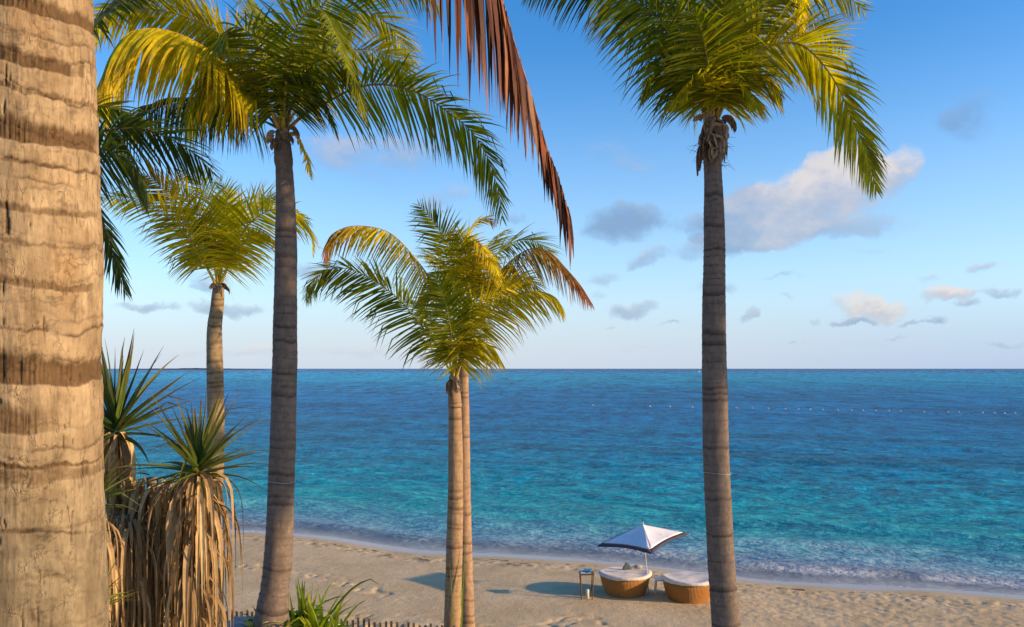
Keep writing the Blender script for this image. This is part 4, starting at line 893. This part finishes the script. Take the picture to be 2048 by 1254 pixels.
# parasol
M_CAN = simple('parasol_canvas', (.74, .72, .74), .85, 30, .06, .15, .1)
M_NAVY = simple('navy_trim', (.060, .058, .075), .8, 30, .2, .15, .2)
M_POLE = simple('painted_pole', (.55, .53, .50), .5, 30, .1, .05, .4)
px_, py_ = 4.53, 26.4; zb = float(ground_z(px_, py_))
Cc = at(1286, 1078.5, 26.0); PR = thing('beach_parasol', 'tilted white square parasol with navy border standing between the daybeds', 'parasol', (px_, py_, zb))
a_ = np.array([.02, -1.42, -.10]); b_ = np.array([1.47, .10, .17]); apex = Cc+np.array([0, .0, .47])
corners = [Cc+a_, Cc+b_, Cc-a_, Cc-b_]
def panel(i, nu=14, nv=10):
    A, B = corners[i], corners[(i+1) % 4]; cen, trim = [], []
    for v in range(nv+1):
        q = v/nv
        row = []
        for u in range(nu+1):
            s_ = u/nu; edge = A*(1-s_)+B*s_; edge = edge+(Cc-edge)*.07*math.sin(math.pi*s_)+np.array([0, 0, .05*math.sin(math.pi*s_)])
            p = apex*(1-q)+edge*q; p = p+np.array([0, 0, -.06*math.sin(math.pi*q)*math.sin(math.pi*s_)]); row.append(p)
        cen.append(row)
    return cen
for i in range(4):
    cen = panel(i); kq = 9; nu = 14
    V = [p for row in cen[:kq+1] for p in row]; o = poly_obj('canopy_panel', V, [tuple(x) for x in grid_faces(kq+1, nu+1)], M_CAN, PR, True); md = o.modifiers.new('t', 'SOLIDIFY'); md.thickness = .006
    V = [p for row in cen[kq:] for p in row]; dn = [p+np.array([0, 0, -.055]) for p in cen[-1]]; V += dn
    o = poly_obj('border', V, [tuple(x) for x in grid_faces(len(cen)-kq+1, nu+1)], M_NAVY, PR, True); md = o.modifiers.new('t', 'SOLIDIFY'); md.thickness = .008
mb = MB(); mb.tube([(px_, py_, zb-.2), tuple(Cc*.5+np.array([px_, py_, zb])*.5+np.array([0.01, 0, 0])), tuple(apex+np.array([0, 0, -.02]))], .017, 10); mb.build('pole', M_POLE, PR, True)
mb = MB(); mb.lathe(tuple(apex), [(.0, .12), (.014, .10), (.02, .06), (.012, .04), (.035, .02), (.05, -.03)], 12); mb.build('finial', M_POLE, PR, True)
for cn in corners:
    mb = MB(); mb.tube([tuple(apex+np.array([0, 0, -.06])), tuple(cn+np.array([0, 0, -.02]))], .010, 6); mb.build('rib', M_POLE, PR, True)
    mb = MB(); mb.tube([tuple(apex+(Cc-apex)*1.1), tuple((apex+cn)/2+np.array([0, 0, -.05]))], .008, 6); mb.build('strut', M_POLE, PR, True)
mb = MB()
pe = corners[0]*.15+corners[1]*.85
for q0 in (.55, .78):
    p = apex*(1-q0)+(corners[0]*.35+corners[1]*.65)*q0+np.array([0, -.02, .02])
    mb.tube([tuple(p), tuple(p+[.02, -.03, -.08]), tuple(p+[-.03, -.03, -.14]), tuple(p+[.0, -.03, -.19])], .008, 6)
mb.build('tie_cord', M_POLE, PR, True)
# sand mound at the pole foot
# tall stand with towels, left of the daybeds
sx, sy = (1173-1024)/F*25.9, 25.9; sz = float(ground_z(sx, sy)); M_STAND = simple('dark_wood', (.13, .07, .04), .7, 30, .3, .2)
root = thing('tall_side_table', 'narrow tall side table with dark legs left of the daybeds', 'table', (sx, sy, sz))
H_ = .80
for ax, ay in ((-1, -1), (1, -1), (-1, 1), (1, 1)):
    mb = MB(); mb.tube([(sx+ax*.165, sy+ay*.165, sz-.05), (sx+ax*.205, sy+ay*.19, sz+H_)], .017, 6); mb.build('leg', M_STAND, root)
mb = MB(); mb.box((sx, sy, sz+H_+.01), (.47, .44, .03)); mb.build('table_top', M_STAND, root)
root2 = thing('candle', 'cream pillar candle standing on the sand inside the legs of the tall side table', 'candle', (sx+.03, sy, sz))
mb = MB(); mb.lathe((sx+.03, sy, sz-.02), [(0.0, .0), (.055, 0), (.055, .30), (.045, .31), (.0, .30)], 20); mb.build('wax', simple('cream_wax', (.70, .60, .42), .6, 10, .08, 0), root2, True)
mb = MB(); mb.tube([(sx+.03, sy, sz+.27), (sx+.033, sy, sz+.315)], .004, 5); mb.build('wick', M_NAVY, root2)
for i, (cx_, lb, cl, ang_) in enumerate([(-.05, 'folded pale blue towel on the tall side table, underneath', (.35, .55, .68), .1), (.03, 'folded deep blue towel on top of the tall side table', (.05, .22, .42), -.25)]):
    root = thing('folded_towel', lb, 'towel', (sx+cx_, sy, sz+H_+.03+i*.055), 'folded towels on the tall side table')
    me_mb = MB(); zt0 = sz+H_+.052+i*.056
    for l_ in range(2): me_mb.box((sx+cx_, sy-.02*i, zt0+l_*.026-.013), (.34-.06*i-.02*l_, .27, .022), Matrix.Rotation(ang_, 3, 'Z'))
    o = me_mb.build('cloth', simple('towel_blue', cl, .95, 40, .25, .4), root); bv = o.modifiers.new('b', 'BEVEL'); bv.width = .01; bv.segments = 2
# low white table between daybeds
wx, wy = (1322-1024)/F*26.6, 26.6; wz = float(ground_z(wx, wy)); M_WHT = simple('white_paint', (.68, .68, .70), .5, 20, .08, .05, .4)
root = thing('low_side_table', 'small white side table half hidden between the two daybeds', 'table', (wx, wy, wz))
mb = MB(); mb.box((wx, wy, wz+.46), (.40, .40, .03)); mb.build('table_top', M_WHT, root)
for ax in (-1, 1):
    mb = MB(); mb.quad(*[(wx+ax*q[0], wy+q[1], wz+q[2]) for q in ((.17, -.17, .445), (.17, .17, .445), (.21, .17, 0), (.21, -.17, 0))]); o = mb.build('side_panel', M_WHT, root); md = o.modifiers.new('t', 'SOLIDIFY'); md.thickness = .02
# buried brim: sand heaped against the bases comes from the terrain

# ------------------------------------------------------------------ swim line buoys, boats
M_BUOY = simple('faded_buoy', (.62, .50, .47), .5, 3, .15, 0, .4); M_BUOYD = simple('dark_buoy', (.16, .17, .19), .5, 3, .15, 0, .4)
bxs = [1186,1300,1340,1385,1473,1505,1537,1571,1597,1621,1646,1676,1703,1726,1752,1778,1801,1827,1848,1873,1896,1918,1942,1965,1989,2009,2030]
dark_i = {1873, 1942, 1827}
mb = MB(); mb.lathe((0, 0, 0), [(0, -.22), (.16, -.2), (.26, -.06), (.28, .06), (.22, .2), (.09, .28), (.07, .36), (0, .37)], 16)
bm0 = {}
for kx, mm in (('l', M_BUOY), ('d', M_BUOYD)):
    me = bpy.data.meshes.new('buoy'); me.from_pydata([tuple(map(float, v)) for v in mb.V], [], mb.F); me.materials.append(mm)
    me.polygons.foreach_set('use_smooth', [True]*len(me.polygons)); bm0[kx] = me
for px in bxs:
    py = 811+max(0, (px-1186))*.0201; dd = 8*F/(py-HOR)
    dk_ = px in dark_i; o = bpy.data.objects.new('buoy', bm0['d' if dk_ else 'l']); COL.objects.link(o)
    o.location = ((px-1024)/F*dd, dd, .08); s_ = random.uniform(.5, .65); o.scale = (s_, s_, s_)
    if px == 1186: tag(o, 'lone pink buoy floating apart, left of the swim line', 'buoy')
    elif dk_: tag(o, 'darker buoy among the pale ones of the swim line', 'buoy', 'dark buoys of the swim line')
    else: tag(o, 'small pale buoy in the swim line out on the blue sea', 'buoy', 'pale buoys of the swim line')
def boat(px, py, dist, L_, label, wake=False):
    x = (px-1024)/F*dist; root = thing('boat', label, 'boat', (x, dist, 0)); mw = M_WHT if wake else simple('distant_hull', (.18, .2, .24), .6)
    mb = MB(); hw = L_*.14; hh_ = L_*.10; V = []
    for i in range(9):
        q = i/8; wq = hw*math.sin(math.pi*min(.95, .12+q*.9))**.6; sh = hh_*(1+.5*q*q)
        V += [(x-L_/2+L_*q, dist-wq, sh), (x-L_/2+L_*(q*.96+.01), dist-wq*.6, -.3), (x-L_/2+L_*(q*.96+.01), dist+wq*.6, -.3), (x-L_/2+L_*q, dist+wq, sh)]
    Fs = [(i*4+j, i*4+j+1, i*4+j+5, i*4+j+4) for i in range(8) for j in range(3)]+[(i*4, i*4+4, i*4+7, i*4+3) for i in range(8)]+[(0,3,2,1), (32,33,34,35)]
    poly_obj('hull', V, Fs, mw, root); mb.box((x-L_*.05, dist, hh_*1.7), (L_*.35, hw*1.3, hh_*1.3)); mb.box((x-L_*.08, dist, hh_*2.6), (L_*.2, hw, hh_*.6)); mb.build('cabin', mw, root)
    mb = MB(); mb.tube([(x-L_*.1, dist, hh_*2.8), (x-L_*.1, dist, hh_*4)], L_*.01, 6); mb.build('mast', mw, root)
boat(1988, 738, 2300, 13, 'tiny dark boat far out on the horizon near the right edge')
boat(1398, 741, 1900, 8, 'tiny white motorboat trailing a wake on the horizon beside the right palm', True)
